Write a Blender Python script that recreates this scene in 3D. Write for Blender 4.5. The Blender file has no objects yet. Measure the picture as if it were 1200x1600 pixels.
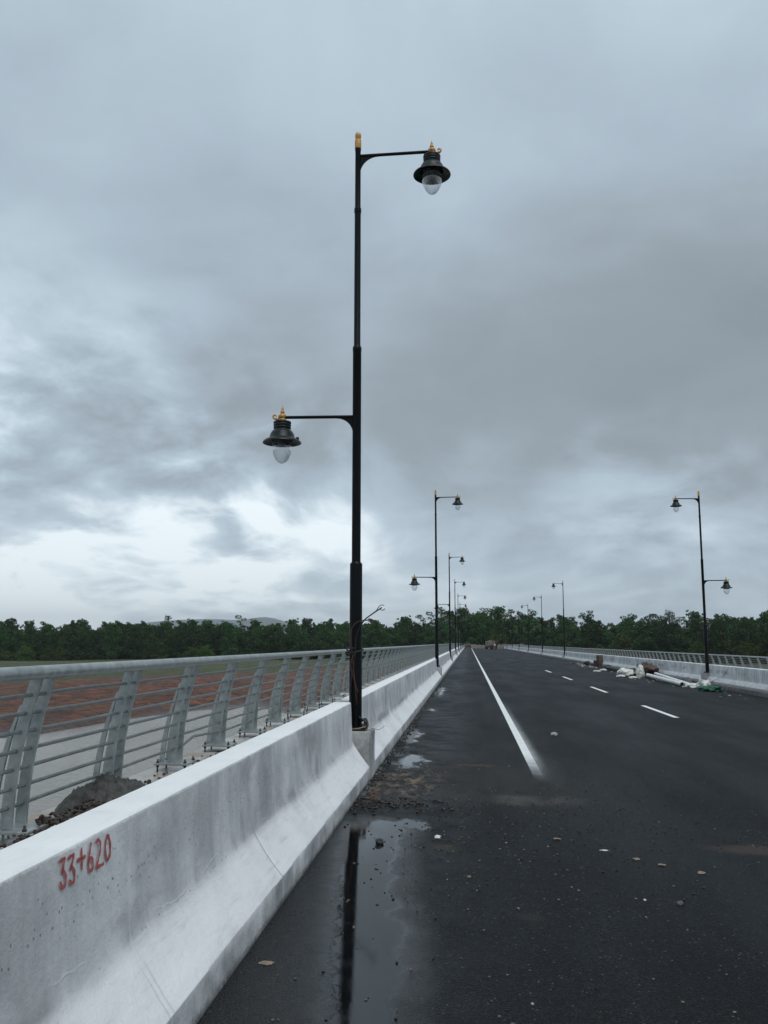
import bpy, bmesh, math, random
import numpy as np
from mathutils import Vector, Matrix, noise
R = math.radians
scene = bpy.context.scene
col = scene.collection
random.seed(7)

# ------------------------------------------------------------------ helpers
def tag(o, label=None, cat=None, group=None, kind=None):
    if label: o['label'] = label
    if cat: o['category'] = cat
    if group: o['group'] = group
    if kind: o['kind'] = kind
    return o

def empty(name, loc, rz=0):
    o = bpy.data.objects.new(name, None)
    col.objects.link(o)
    o.location = loc
    o.rotation_euler = (0, 0, rz)
    o.empty_display_size = .2
    return o

def copy_tree(o, parent=None):
    c = o.copy()
    col.objects.link(c)
    if parent is not None:
        c.parent = parent
    for ch in list(o.children):
        copy_tree(ch, c)
    return c

class MB:
    """collects shapes and links them as one mesh object"""
    def __init__(s):
        s.v = []; s.f = []; s.m = []; s.sm = []
    def add(s, vs, fs, mi=0, smooth=False):
        o = len(s.v)
        s.v += [tuple(v) for v in vs]
        for f in fs:
            s.f.append(tuple(i + o for i in f)); s.m.append(mi); s.sm.append(smooth)
    def box(s, c, d, rot=None, mi=0):
        x, y, z = d[0] / 2, d[1] / 2, d[2] / 2
        vs = [Vector((a, b, e)) for e in (-z, z) for a, b in ((-x, -y), (x, -y), (x, y), (-x, y))]
        if rot is not None: vs = [rot @ v for v in vs]
        s.add([v + Vector(c) for v in vs], [(3, 2, 1, 0), (4, 5, 6, 7), (0, 1, 5, 4), (1, 2, 6, 5), (2, 3, 7, 6), (3, 0, 4, 7)], mi)
    def bevelbox(s, c, d, b=.01, rot=None, mi=0):
        bm = bmesh.new()
        bmesh.ops.create_cube(bm, size=1)
        bmesh.ops.scale(bm, vec=d, verts=bm.verts)
        bmesh.ops.bevel(bm, geom=list(bm.edges), offset=b, segments=2, affect='EDGES', profile=.5)
        s.bm(bm, c, rot, mi)
    def bm(s, bm, c=(0, 0, 0), rot=None, mi=0, smooth=False):
        bm.verts.index_update()
        vs = [v.co.copy() for v in bm.verts]
        if rot is not None: vs = [rot @ v for v in vs]
        s.add([v + Vector(c) for v in vs], [[v.index for v in f.verts] for f in bm.faces], mi, smooth)
        bm.free()
    def lathe(s, prof, n=24, c=(0, 0, 0), mi=0, cap=True):
        c = Vector(c); vs = []; fs = []
        for r, z in prof:
            for i in range(n):
                a = 2 * math.pi * i / n
                vs.append(c + Vector((r * math.cos(a), r * math.sin(a), z)))
        for j in range(len(prof) - 1):
            for i in range(n):
                k = (i + 1) % n
                fs.append((j * n + i, j * n + k, (j + 1) * n + k, (j + 1) * n + i))
        if cap:
            fs.append(tuple(range(n - 1, -1, -1)))
            fs.append(tuple((len(prof) - 1) * n + i for i in range(n)))
        s.add(vs, fs, mi, True)
    def tube(s, pts, r, n=8, mi=0, cap=True):
        pts = [Vector(p) for p in pts]
        rs = r if isinstance(r, (list, tuple)) else [r] * len(pts)
        vs = []; fs = []; up = None
        for i, p in enumerate(pts):
            t = (pts[min(i + 1, len(pts) - 1)] - pts[max(i - 1, 0)]).normalized()
            if up is None:
                up = t.orthogonal().normalized()
            up = (up - t * up.dot(t))
            if up.length < 1e-6: up = t.orthogonal()
            up.normalize(); w = t.cross(up)
            for k in range(n):
                a = 2 * math.pi * k / n
                vs.append(p + (up * math.cos(a) + w * math.sin(a)) * rs[i])
        for j in range(len(pts) - 1):
            for i in range(n):
                k = (i + 1) % n
                fs.append((j * n + i, j * n + k, (j + 1) * n + k, (j + 1) * n + i))
        if cap:
            fs.append(tuple(range(n - 1, -1, -1)))
            fs.append(tuple((len(pts) - 1) * n + i for i in range(n)))
        s.add(vs, fs, mi, True)
    def blob(s, c, d, seed=0, amp=.25, fr=1.5, sub=2, rot=None, mi=0, smooth=True):
        bm = bmesh.new()
        bmesh.ops.create_icosphere(bm, subdivisions=sub, radius=1)
        o = Vector((seed * 7.3, seed * 3.1, seed * 1.7))
        for v in bm.verts:
            v.co *= 1 + amp * noise.noise(v.co * fr + o) + amp * .5 * noise.noise(v.co * fr * 2.7 + o)
            v.co = Vector((v.co.x * d[0], v.co.y * d[1], v.co.z * d[2]))
        s.bm(bm, c, rot, mi, smooth)
    def build(s, name, mats, parent=None, angle=None):
        me = bpy.data.meshes.new(name)
        me.from_pydata(s.v, [], s.f)
        if not isinstance(mats, (list, tuple)): mats = [mats]
        for m in mats: me.materials.append(m)
        me.polygons.foreach_set('material_index', s.m)
        me.polygons.foreach_set('use_smooth', s.sm)
        me.update()
        if angle: me.set_sharp_from_angle(angle=R(angle))
        o = bpy.data.objects.new(name, me)
        col.objects.link(o)
        if parent is not None: o.parent = parent
        return o

class Mat:
    def __init__(s, name):
        s.m = bpy.data.materials.new(name); s.m.use_nodes = True
        s.t = s.m.node_tree; s.t.nodes.clear()
        s.out = s.t.nodes.new('ShaderNodeOutputMaterial')
    def n(s, typ, inp=None, **kw):
        nd = s.t.nodes.new('ShaderNode' + typ)
        for k, v in kw.items(): setattr(nd, k, v)
        for k, v in (inp or {}).items(): s.put(nd.inputs[k], v)
        return nd
    def put(s, sock, v):
        if isinstance(v, bpy.types.NodeSocket): s.t.links.new(v, sock)
        elif isinstance(v, bpy.types.Node): s.t.links.new(v.outputs[0], sock)
        else:
            if sock.type == 'RGBA' and len(v) == 3: v = (*v, 1)
            sock.default_value = v
    def math(s, op, a, b=0.0, c=0.0, clamp=False):
        return s.n('Math', {0: a, 1: b, 2: c}, operation=op, use_clamp=clamp).outputs[0]
    def noise(s, vec, scale, detail=4, rough=.55, dist=0.0):
        return s.n('TexNoise', {'Vector': vec, 'Scale': scale, 'Detail': detail, 'Roughness': rough, 'Distortion': dist}).outputs['Fac']
    def ss(s, x, a, b, lo=0.0, hi=1.0):
        return s.n('MapRange', {'Value': x, 'From Min': a, 'From Max': b, 'To Min': lo, 'To Max': hi}, interpolation_type='SMOOTHSTEP').outputs[0]
    def mix(s, f, a, b):
        nd = s.n('Mix', data_type='RGBA')
        s.put(nd.inputs[0], f); s.put(nd.inputs[6], a); s.put(nd.inputs[7], b)
        return nd.outputs[2]
    def obj(s): return s.n('TexCoord').outputs['Object']
    def scl(s, vec, sc):
        return s.n('Mapping', {'Vector': vec, 'Scale': sc}).outputs[0]
    def bump(s, h, st=.3, d=.01, nrm=None):
        i = {'Height': h, 'Strength': st, 'Distance': d}
        if nrm is not None: i['Normal'] = nrm
        return s.n('Bump', i).outputs[0]
    def bsdf(s, **kw):
        nm = {'color': 'Base Color', 'rough': 'Roughness', 'metal': 'Metallic', 'normal': 'Normal', 'spec': 'Specular IOR Level', 'ior': 'IOR', 'coat': 'Coat Weight'}
        b = s.n('BsdfPrincipled', {nm[k]: v for k, v in kw.items()})
        s.t.links.new(b.outputs[0], s.out.inputs[0])
        return b

def simple(name, c, rough=.6, metal=0.0, var=.25, scale=8, bump=.15, bd=.005, spec=.5):
    m = Mat(name); v = m.obj()
    n1 = m.noise(v, scale, 5); n2 = m.noise(v, scale * 6, 3)
    d = tuple(x * (1 - var) for x in c); l = tuple(min(1, x * (1 + var)) for x in c)
    cc = m.mix(m.ss(n1, .3, .7), d, l)
    m.bsdf(color=cc, rough=m.ss(n2, .2, .8, max(.03, rough - .12), min(1, rough + .12)), metal=metal, spec=spec, normal=m.bump(n2, bump, bd))
    return m.m

# ------------------------------------------------------------------ key numbers (metres; road runs along +Y)
XL = -1.17                 # foot of the left barrier
XR = 9.86                  # foot of the right barrier
CROSS = .02                # crossfall of the carriageway
def zroad(x): return -CROSS * (x - XL)
ZR = zroad(XR)
MIRX = XL + XR             # x -> MIRX - x maps left side to right side
Y0, Y1 = -8.0, 262.0
LAMP0, LSTEP = 10.9, 28.2
WATER = -4.5

# ------------------------------------------------------------------ camera
cam_d = bpy.data.cameras.new('camera'); cam = bpy.data.objects.new('camera', cam_d); col.objects.link(cam)
cam.location = (0, 0, 1.6)
cam.rotation_euler = (R(90 + 8.409), 0, R(5.405))
cam_d.sensor_fit = 'VERTICAL'; cam_d.sensor_height = 36; cam_d.lens = 36 * 1380 / 1600
cam_d.clip_end = 20000; cam_d.clip_start = .05
scene.camera = cam

# ------------------------------------------------------------------ sky and light
SUN_EL, SUN_AZ = 62, 150      # azimuth clockwise from +Y
w = bpy.data.worlds.new('World'); scene.world = w; w.use_nodes = True
class WorldMat(Mat):
    def __init__(s):
        s.t = w.node_tree; s.t.nodes.clear(); s.out = s.t.nodes.new('ShaderNodeOutputWorld')
W = WorldMat()
dirv = W.n('TexCoord').outputs['Generated']
sep = W.n('SeparateXYZ', {0: dirv})
dx, dy, dz = sep.outputs
zc = W.math('MAXIMUM', dz, 0.0)
den = W.math('ADD', zc, .38)
plane = W.n('CombineXYZ', {0: W.math('DIVIDE', dx, den), 1: W.math('DIVIDE', dy, den), 2: 0.0}).outputs[0]
warp = W.n('TexNoise', {'Vector': plane, 'Scale': 1.1, 'Detail': 3.0}).outputs['Color']
pw = W.n('VectorMath', {0: plane, 1: W.n('VectorMath', {0: warp, 1: (.55, .55, 0)}, operation='MULTIPLY').outputs[0]}, operation='ADD').outputs[0]
nA = W.noise(pw, 1.15, 6, .5)
nB = W.noise(W.n('VectorMath', {0: pw, 1: (3.7, 1.2, .4)}, operation='ADD').outputs[0], 3.6, 8, .54)
nC = W.noise(pw, 7.5, 8, .6)
def blobm(az, el, rad, soft):
    # soft round area of sky about a direction (az clockwise from +Y)
    v = (math.sin(R(az)) * math.cos(R(el)), math.cos(R(az)) * math.cos(R(el)), math.sin(R(el)))
    d = W.n('VectorMath', {0: dirv, 1: v}, operation='DOT_PRODUCT').outputs['Value']
    return W.ss(d, math.cos(R(rad + soft)), math.cos(R(max(0, rad - soft))))
# brightness by height: pale rim at the horizon, dark belly, paler overhead
ramp = W.n('ValToRGB', {'Fac': zc}); cr = ramp.color_ramp; cr.interpolation = 'B_SPLINE'
stops = [(0, .78), (.045, .73), (.11, .58), (.19, .40), (.28, .33), (.38, .40), (.50, .50), (.62, .58), (1, .75)]
cr.elements[0].position = 0; cr.elements[0].color = (stops[0][1],) * 3 + (1,)
cr.elements[1].position = 1; cr.elements[1].color = (stops[-1][1],) * 3 + (1,)
for p, v in stops[1:-1]:
    e = cr.elements.new(p); e.color = (v, v, v, 1)
val = W.math('ADD', ramp.outputs[0], W.math('MULTIPLY', W.math('SUBTRACT', nA, .5), .60))
val = W.math('ADD', val, W.math('MULTIPLY', W.math('SUBTRACT', nB, .5), .40))
lowk = W.ss(dz, .32, .08)
val = W.math('ADD', val, W.math('MULTIPLY', W.math('MULTIPLY', W.math('SUBTRACT', nC, .5), .42), W.math('ADD', lowk, .15)))
wisp = W.ss(nB, .36, .68)
b0 = W.math('MULTIPLY', blobm(-32, 11.0, 6, 11), W.math('ADD', W.math('MULTIPLY', wisp, .26), .06))
b1 = W.math('MULTIPLY', blobm(-22, 8.5, 3, 13), W.math('ADD', W.math('MULTIPLY', W.math('ADD', wisp, W.math('MULTIPLY', W.math('SUBTRACT', nC, .5), 1.2)), .30), .02))
b2 = W.math('MULTIPLY', blobm(-12, 7, 4, 6), W.math('ADD', W.math('MULTIPLY', wisp, .4), .05))
b3 = W.math('MULTIPLY', blobm(11, 8, 3, 5), W.math('MULTIPLY', wisp, .3))
dk = W.math('MULTIPLY', blobm(13, 13, 9, 12), -.16)
dk2 = W.math('MULTIPLY', blobm(-12, 18, 6, 9), -.07)
for t in (b0, b1, b2, b3, dk, dk2): val = W.math('ADD', val, t)
cram = W.n('ValToRGB', {'Fac': val}); c2 = cram.color_ramp
cs = [(0.0, (.175, .207, .231)), (.25, (.228, .271, .304)), (.45, (.306, .372, .432)), (.65, (.398, .480, .548)), (.85, (.565, .645, .70)), (1.0, (.70, .77, .81))]
c2.elements[0].position = 0; c2.elements[0].color = (*cs[0][1], 1); c2.elements[1].position = 1; c2.elements[1].color = (*cs[-1][1], 1)
for p, v in cs[1:-1]:
    e = c2.elements.new(p); e.color = (*v, 1)
skyt = W.n('TexSky', sky_type='NISHITA', sun_disc=False, sun_elevation=R(SUN_EL), sun_rotation=R(SUN_AZ), altitude=0, air_density=1, dust_density=2, ozone_density=1)
cloudc = W.n('VectorMath', {0: cram.outputs[0], 1: (10, 10, 10)}, operation='MULTIPLY').outputs[0]   # background strength is .1
sky_mix = W.mix(.96, skyt.outputs[0], cloudc)
bg = W.n('Background', {'Color': sky_mix, 'Strength': .1})
W.t.links.new(bg.outputs[0], W.out.inputs[0])

sd = bpy.data.lights.new('sun', 'SUN'); sun = bpy.data.objects.new('sun', sd); col.objects.link(sun)
sd.energy = .9; sd.angle = R(35); sd.color = (1, .97, .93)
sun.rotation_euler = (R(90 - SUN_EL), 0, R(180 - SUN_AZ))
scene.view_settings.view_transform = 'Standard'; scene.view_settings.look = 'None'
scene.view_settings.exposure = .48; scene.view_settings.gamma = 1

# ------------------------------------------------------------------ materials
def ellipse_mask(m, x, y, cx, cy, rx, ry, nz, amp=.5, lo=.75, hi=1.1):
    a = m.math('DIVIDE', m.math('SUBTRACT', x, cx), rx); b = m.math('DIVIDE', m.math('SUBTRACT', y, cy), ry)
    d = m.math('SQRT', m.math('ADD', m.math('MULTIPLY', a, a), m.math('MULTIPLY', b, b)))
    d = m.math('ADD', d, m.math('MULTIPLY', m.math('SUBTRACT', nz, .5), amp))
    return m.ss(d, hi, lo)

def mat_asphalt():
    m = Mat('wet_asphalt'); v = m.obj(); s = m.n('SeparateXYZ', {0: v}); x, y, z = s.outputs
    nz = m.noise(v, 2.2, 6, .6); nz2 = m.noise(m.scl(v, (1, .5, 1)), 4.5, 6, .62); big = m.noise(m.scl(v, (.9, .18, 1)), .9, 5, .6); mid = m.noise(v, 9, 5, .6); fine = m.noise(v, 150, 2, .6); fine2 = m.noise(v, 62, 3, .75)
    vor = m.n('TexVoronoi', {'Vector': v, 'Scale': 60.0}); vc = m.n('SeparateColor', {0: vor.outputs['Color']}).outputs[0]
    agg = m.n('TexVoronoi', {'Vector': v, 'Scale': 130.0}).outputs['Distance']
    # puddled water along the foot of the barrier, and thin pools
    edge = m.math('ADD', m.math('SUBTRACT', x, m.ss(y, 7.5, 4.0, 0, .24)), m.math('MULTIPLY', m.math('SUBTRACT', nz, .5), .34))
    film = m.math('MULTIPLY', m.math('MULTIPLY', m.ss(edge, -.34, -.64), m.ss(m.math('ADD', m.math('ADD', x, m.math('MULTIPLY', y, .13)), m.math('MULTIPLY', m.math('SUBTRACT', mid, .5), .2)), -.30, -.06, .45, 1.0)), m.math('MULTIPLY', m.ss(m.math('ADD', y, m.math('MULTIPLY', m.math('SUBTRACT', nz, .5), 1.0)), 8.7, 8.2), m.ss(y, .5, 1.5)))
    pools = None
    for cx, cy, rx, ry in ((-.84, 12.5, .28, 1.0), (-.92, 21.8, .2, .5), (-.98, 30, .25, 3.5), (-1.0, 15.6, .2, 1.6), (-.55, 8.2, .22, .3)):
        e = ellipse_mask(m, x, y, cx, cy, rx, ry, nz2, 3.0, .5, .9)
        pools = e if pools is None else m.math('MAXIMUM', pools, e)
    wet = m.math('MAXIMUM', film, pools)
    # earth trodden over the asphalt by the plinth, rusty and dusty stains
    mv = m.noise(m.scl(v, (1, .38, 1)), 7, 6, .62); mv2 = m.noise(m.scl(v, (1, .45, 1)), 3.2, 5, .6)
    mud = m.math('MULTIPLY', ellipse_mask(m, x, y, -.80, 10.5, .55, 1.7, mv2, 1.6, .35, 1.05), m.ss(mv, .28, .5))
    smear = m.math('MULTIPLY', ellipse_mask(m, x, y, .15, 10.9, 1.25, 2.0, mv2, .9, .1, 1.1), m.ss(mv, .2, .75, .35, .85))
    dust1 = m.math('MULTIPLY', ellipse_mask(m, x, y, .55, 9.7, .75, .42, mv2, 1.6, .1, 1.1), m.ss(mv, .3, .7, .3, .8))
    rust = ellipse_mask(m, x, y, .1, 12.25, .28, .16, mid, 1.6, .3, 1.1)
    stain = m.math('MULTIPLY', ellipse_mask(m, x, y, 2.35, 7.75, .55, .2, nz, 1.0, .4, 1.1), .55)
    spot = m.math('MULTIPLY', ellipse_mask(m, x, y, -.2, 7.4, .12, .14, mid, 1.6, .3, 1.1), .5)
    spot2 = m.math('MULTIPLY', ellipse_mask(m, x, y, .35, 5.65, .1, .1, mid, 1.6, .3, 1.1), .3)
    spray = m.math('MULTIPLY', m.math('MULTIPLY', ellipse_mask(m, x, y, .98, 12.6, .3, 2.2, nz, .6, .2, 1.1), m.ss(fine2, .35, .65)), .10)
    ag = m.n('TexVoronoi', {'Vector': v, 'Scale': 105.0}); agc = m.n('SeparateColor', {0: ag.outputs['Color']}).outputs[1]
    agv = m.math('MULTIPLY', m.math('POWER', agc, 3.0), m.ss(fine2, .25, .6, .35, 1.0))
    base = m.mix(agv, (.0004, .0007, .0012), (.028, .034, .042))
    base = m.mix(m.math('MULTIPLY', m.ss(big, .30, .70), .30), base, (.0085, .0100, .0122))
    track = m.math('MULTIPLY', m.math('MULTIPLY', m.ss(m.math('ABSOLUTE', m.math('SUBTRACT', m.math('ABSOLUTE', m.math('SUBTRACT', x, 2.75)), .85)), .36, .05), m.ss(m.noise(m.scl(v, (1.5, .08, 1)), 1.2, 4), .38, .65)), .5)
    base = m.mix(track, base, (.013, .0145, .0165))
    seamr = m.math('MULTIPLY', m.ss(m.math('ABSOLUTE', m.math('ADD', m.math('SUBTRACT', x, 2.98), m.math('MULTIPLY', m.math('SUBTRACT', nz, .5), .03))), .022, .004), .8)
    base = m.mix(seamr, base, (.0015, .0018, .002))
    fleck = m.math('MULTIPLY', m.ss(vc, .955, .98), m.ss(vor.outputs['Distance'], .42, .25))
    base = m.mix(fleck, base, (.13, .135, .135))
    dustlow = m.math('MULTIPLY', m.ss(m.noise(v, .8, 6, .65), .55, .85), .25)
    base = m.mix(dustlow, base, (.05, .048, .045))
    base = m.mix(smear, base, (.040, .035, .030))
    base = m.mix(mud, base, m.mix(m.ss(mv, .46, .62), (.010, .009, .0085), m.mix(m.ss(mv2, .4, .6), (.10, .075, .054), (.22, .155, .11))))
    rust2 = m.math('MULTIPLY', ellipse_mask(m, x, y, -1.08, 9.7, .12, .5, mv, 1.4, .3, 1.1), .8)
    base = m.mix(rust2, base, (.13, .05, .022))
    base = m.mix(m.math('MULTIPLY', dust1, 1.0), base, (.10, .095, .088))
    base = m.mix(m.math('MULTIPLY', rust, .6), base, (.10, .06, .028))
    base = m.mix(stain, base, (.085, .062, .05))
    base = m.mix(spot, base, (.06, .05, .02)); base = m.mix(spot2, base, (.06, .05, .04))
    base = m.mix(spray, base, (.5, .5, .5))
    base = m.mix(m.math('MULTIPLY', wet, .85), base, (.003, .0035, .004))
    rough = m.ss(big, .3, .75, .50, .66)
    rough = m.math('ADD', rough, m.math('MULTIPLY', smear, .1))
    damp = m.math('MULTIPLY', m.ss(edge, .35, -.5), m.ss(nz, .3, .6))
    rough = m.math('SUBTRACT', rough, m.math('MULTIPLY', damp, .16))
    r2 = m.n('Mix', data_type='FLOAT'); m.put(r2.inputs[0], wet); m.put(r2.inputs[2], rough); m.put(r2.inputs[3], m.ss(mid, .3, .8, .025, .10))
    h = m.math('ADD', m.math('MULTIPLY', fine, .5), m.math('MULTIPLY', agg, 1.6))
    h = m.math('MULTIPLY', h, m.math('SUBTRACT', 1.0, m.math('MULTIPLY', wet, .997)))
    h2 = m.math('ADD', h, m.math('MULTIPLY', mud, m.math('MULTIPLY', mid, 1.5)))
    m.bsdf(color=base, rough=r2.outputs[0], spec=m.n('MapRange', {'Value': wet, 'To Min': .13, 'To Max': .5}).outputs[0], normal=m.bump(h2, .9, .009))
    return m.m

def mat_concrete():
    m = Mat('whitewashed_concrete'); v = m.obj(); g = m.n('NewGeometry'); s = m.n('SeparateXYZ', {0: v}); x, y, z = s.outputs
    nzv = m.n('SeparateXYZ', {0: g.outputs['Normal']}).outputs[2]
    st = m.noise(m.scl(v, (1, 3.0, .32)), 2.2, 6, .62); st2 = m.noise(m.scl(v, (1, 7, .5)), 2.6, 4, .6)
    pat = m.noise(v, 1.6, 7, .62, .4); fine = m.noise(v, 26, 5, .7); pit = m.noise(v, 75, 3, .7)
    c = m.mix(m.ss(pat, .32, .68), (.48, .49, .493), (.74, .75, .75))
    c = m.mix(m.math('MULTIPLY', m.math('MULTIPLY', m.ss(st, .44, .68), m.ss(y, 2, 40, .26, .75)), m.ss(nzv, .5, .3, .35, 1.0)), c, (.27, .285, .30))
    c = m.mix(m.math('MULTIPLY', m.ss(st2, .56, .72), m.ss(y, 2, 30, .18, .5)), c, (.72, .73, .735))
    # damp, unpainted band where the wall meets the sloping foot
    band = m.math('MULTIPLY', m.ss(m.math('ABSOLUTE', m.math('SUBTRACT', z, m.math('ADD', .43, m.math('MULTIPLY', m.math('SUBTRACT', pat, .5), .22)))), .10, .02), m.ss(m.noise(m.scl(v, (1, .6, 1)), 1.7, 4), .48, .62))
    c = m.mix(m.math('MULTIPLY', band, .75), c, (.26, .265, .265))
    blot = m.math('MULTIPLY', m.ss(m.noise(m.scl(v, (1, 1, 1.3)), 1.05, 8, .66, .5), .52, .66), m.ss(nzv, .55, .3))
    c = m.mix(m.math('MULTIPLY', blot, .6), c, (.29, .302, .31))
    lip = m.math('MULTIPLY', m.ss(m.math('ADD', z, m.math('MULTIPLY', m.math('SUBTRACT', fine, .5), .03)), .880, .890), m.ss(z, .95, .94))
    c = m.mix(m.math('MULTIPLY', lip, .8), c, (.78, .79, .795))
    bh = m.n('TexVoronoi', {'Vector': v, 'Scale': 34.0}); bhr = m.n('SeparateColor', {0: bh.outputs['Color']}).outputs[0]
    hole = m.math('MULTIPLY', m.math('MULTIPLY', m.ss(bh.outputs['Distance'], .24, .14), m.ss(bhr, .80, .84)), m.ss(nzv, .7, .5))
    c = m.mix(m.math('MULTIPLY', hole, .75), c, (.12, .125, .13))
    scr = m.noise(m.scl(v, (1, 16, 2.2)), 3.2, 3, .6); scr2 = m.noise(m.scl(v, (1, 1.2, 14)), 2.6, 3, .6)
    c = m.mix(m.math('MULTIPLY', m.ss(scr, .66, .72), .35), c, (.25, .26, .27)); c = m.mix(m.math('MULTIPLY', m.ss(scr2, .67, .73), .3), c, (.76, .77, .775))
    # thicker coat on top and on the slope, brushed along the barrier
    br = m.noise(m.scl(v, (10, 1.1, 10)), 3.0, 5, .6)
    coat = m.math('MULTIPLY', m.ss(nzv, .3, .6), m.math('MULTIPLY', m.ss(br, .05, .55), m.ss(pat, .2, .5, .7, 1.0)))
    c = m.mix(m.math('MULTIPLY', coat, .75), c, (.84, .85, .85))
    kick = m.math('MULTIPLY', m.ss(z, .17, .10), m.ss(m.noise(v, 5, 5, .7), .3, .7))
    c = m.mix(m.math('MULTIPLY', kick, .65), c, (.20, .20, .195))
    c = m.mix(m.math('MULTIPLY', m.ss(fine, .62, .78), .35), c, (.24, .245, .25))
    # faint formwork seams and trowelled ridges
    wv = m.math('MULTIPLY', m.math('SUBTRACT', m.noise(v, 1.1, 4), .5), .10)
    fy = m.math('ABSOLUTE', m.math('SUBTRACT', m.math('FRACT', m.math('DIVIDE', m.math('ADD', y, m.math('ADD', wv, m.math('MULTIPLY', z, -.12))), 1.433)), .5))
    seam = m.math('MULTIPLY', m.ss(fy, .010, .003), m.ss(m.noise(v, 2.1, 3), .42, .6))
    c = m.mix(m.math('MULTIPLY', seam, .28), c, (.74, .755, .76))
    seam2 = m.math('MULTIPLY', m.ss(m.math('ABSOLUTE', m.math('SUBTRACT', fy, .016)), .008, .002), m.ss(m.noise(v, 1.7, 3), .45, .6))
    c = m.mix(m.math('MULTIPLY', seam2, .25), c, (.22, .23, .235))
    rdz = m.math('ADD', .405, m.math('MULTIPLY', m.math('SUBTRACT', m.noise(m.scl(v, (1, 1, 1)), .9, 5, .6), .5), .20))
    ridge = m.math('MULTIPLY', m.ss(m.math('ABSOLUTE', m.math('SUBTRACT', z, rdz)), .009, .003), m.ss(m.noise(v, 1.9, 4), .46, .60))
    rdz2 = m.math('ADD', .47, m.math('MULTIPLY', m.math('SUBTRACT', m.noise(m.scl(v, (1, 1.5, 1)), .7, 4, .6), .5), .26))
    ridge = m.math('MAXIMUM', ridge, m.math('MULTIPLY', m.ss(m.math('ABSOLUTE', m.math('SUBTRACT', z, rdz2)), .006, .002), m.ss(m.noise(v, 2.3, 3), .48, .6)))
    c = m.mix(m.math('MULTIPLY', ridge, .25), c, (.70, .71, .715))
    # rough splashed dirt at the very foot
    dirt = m.math('MULTIPLY', m.ss(m.math('ADD', z, m.math('MULTIPLY', m.math('SUBTRACT', fine, .5), .09)), .05, .0), .8)
    c = m.mix(dirt, c, (.05, .047, .042))
    h = m.math('ADD', m.math('ADD', m.math('MULTIPLY', fine, .6), m.math('MULTIPLY', pit, .25)), m.math('ADD', m.math('MULTIPLY', pat, 1.5), m.math('ADD', m.math('MULTIPLY', ridge, .16), m.math('MULTIPLY', seam, .12))))
    m.bsdf(color=c, rough=m.ss(pat, .3, .7, .55, .8), normal=m.bump(h, .5, .012))
    return m.m

def mat_rawconcrete(name, a, b, wet=True):
    m = Mat(name); v = m.obj()
    pat = m.noise(v, 2.2, 7, .65, .5); fine = m.noise(v, 40, 5, .7); st = m.noise(m.scl(v, (1, .4, 1)), 3, 5, .6)
    c = m.mix(m.ss(pat, .35, .65), a, b)
    c = m.mix(m.math('MULTIPLY', m.ss(fine, .6, .75), .5), c, tuple(q * .35 for q in a))
    r = m.ss(st, .42, .56, .25, .75) if wet else m.ss(st, .4, .6, .6, .85)
    m.bsdf(color=c, rough=r, normal=m.bump(m.math('ADD', fine, pat), .4, .012))
    return m.m

def mat_galv(name='galvanised_steel', k=1.0):
    m = Mat(name); v = m.obj()
    n1 = m.noise(v, 14, 6, .65); n2 = m.noise(v, 60, 4, .7); n3 = m.noise(m.scl(v, (3, .7, 3)), 6, 4)
    c = m.mix(m.ss(n1, .3, .7), tuple(k * q for q in (.23, .26, .262)), tuple(k * q for q in (.40, .43, .42)))
    c = m.mix(m.math('MULTIPLY', m.ss(n3, .62, .75), .6), c, tuple(k * q for q in (.55, .58, .57)))
    c = m.mix(m.math('MULTIPLY', m.ss(n2, .64, .74), .5), c, (.12, .13, .13))
    m.bsdf(color=c, rough=m.ss(n1, .3, .7, .36, .56), metal=.35, normal=m.bump(n2, .15, .002))
    return m.m

def mat_globe():
    m = Mat('clear_globe'); lw = m.n('LayerWeight', {'Blend': .42})
    tr = m.n('BsdfTransparent', {'Color': (.93, .95, .96)}); gl = m.n('BsdfGlossy', {'Color': (.95, .95, .95), 'Roughness': .06})
    df = m.n('BsdfDiffuse', {'Color': (.75, .78, .78)})
    a = m.n('MixShader', {0: .10}); m.t.links.new(tr.outputs[0], a.inputs[1]); m.t.links.new(df.outputs[0], a.inputs[2])
    b = m.n('MixShader', {0: m.math('MULTIPLY', lw.outputs['Facing'], .8)}); m.t.links.new(a.outputs[0], b.inputs[1]); m.t.links.new(gl.outputs[0], b.inputs[2])
    m.t.links.new(b.outputs[0], m.out.inputs[0])
    return m.m

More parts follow.
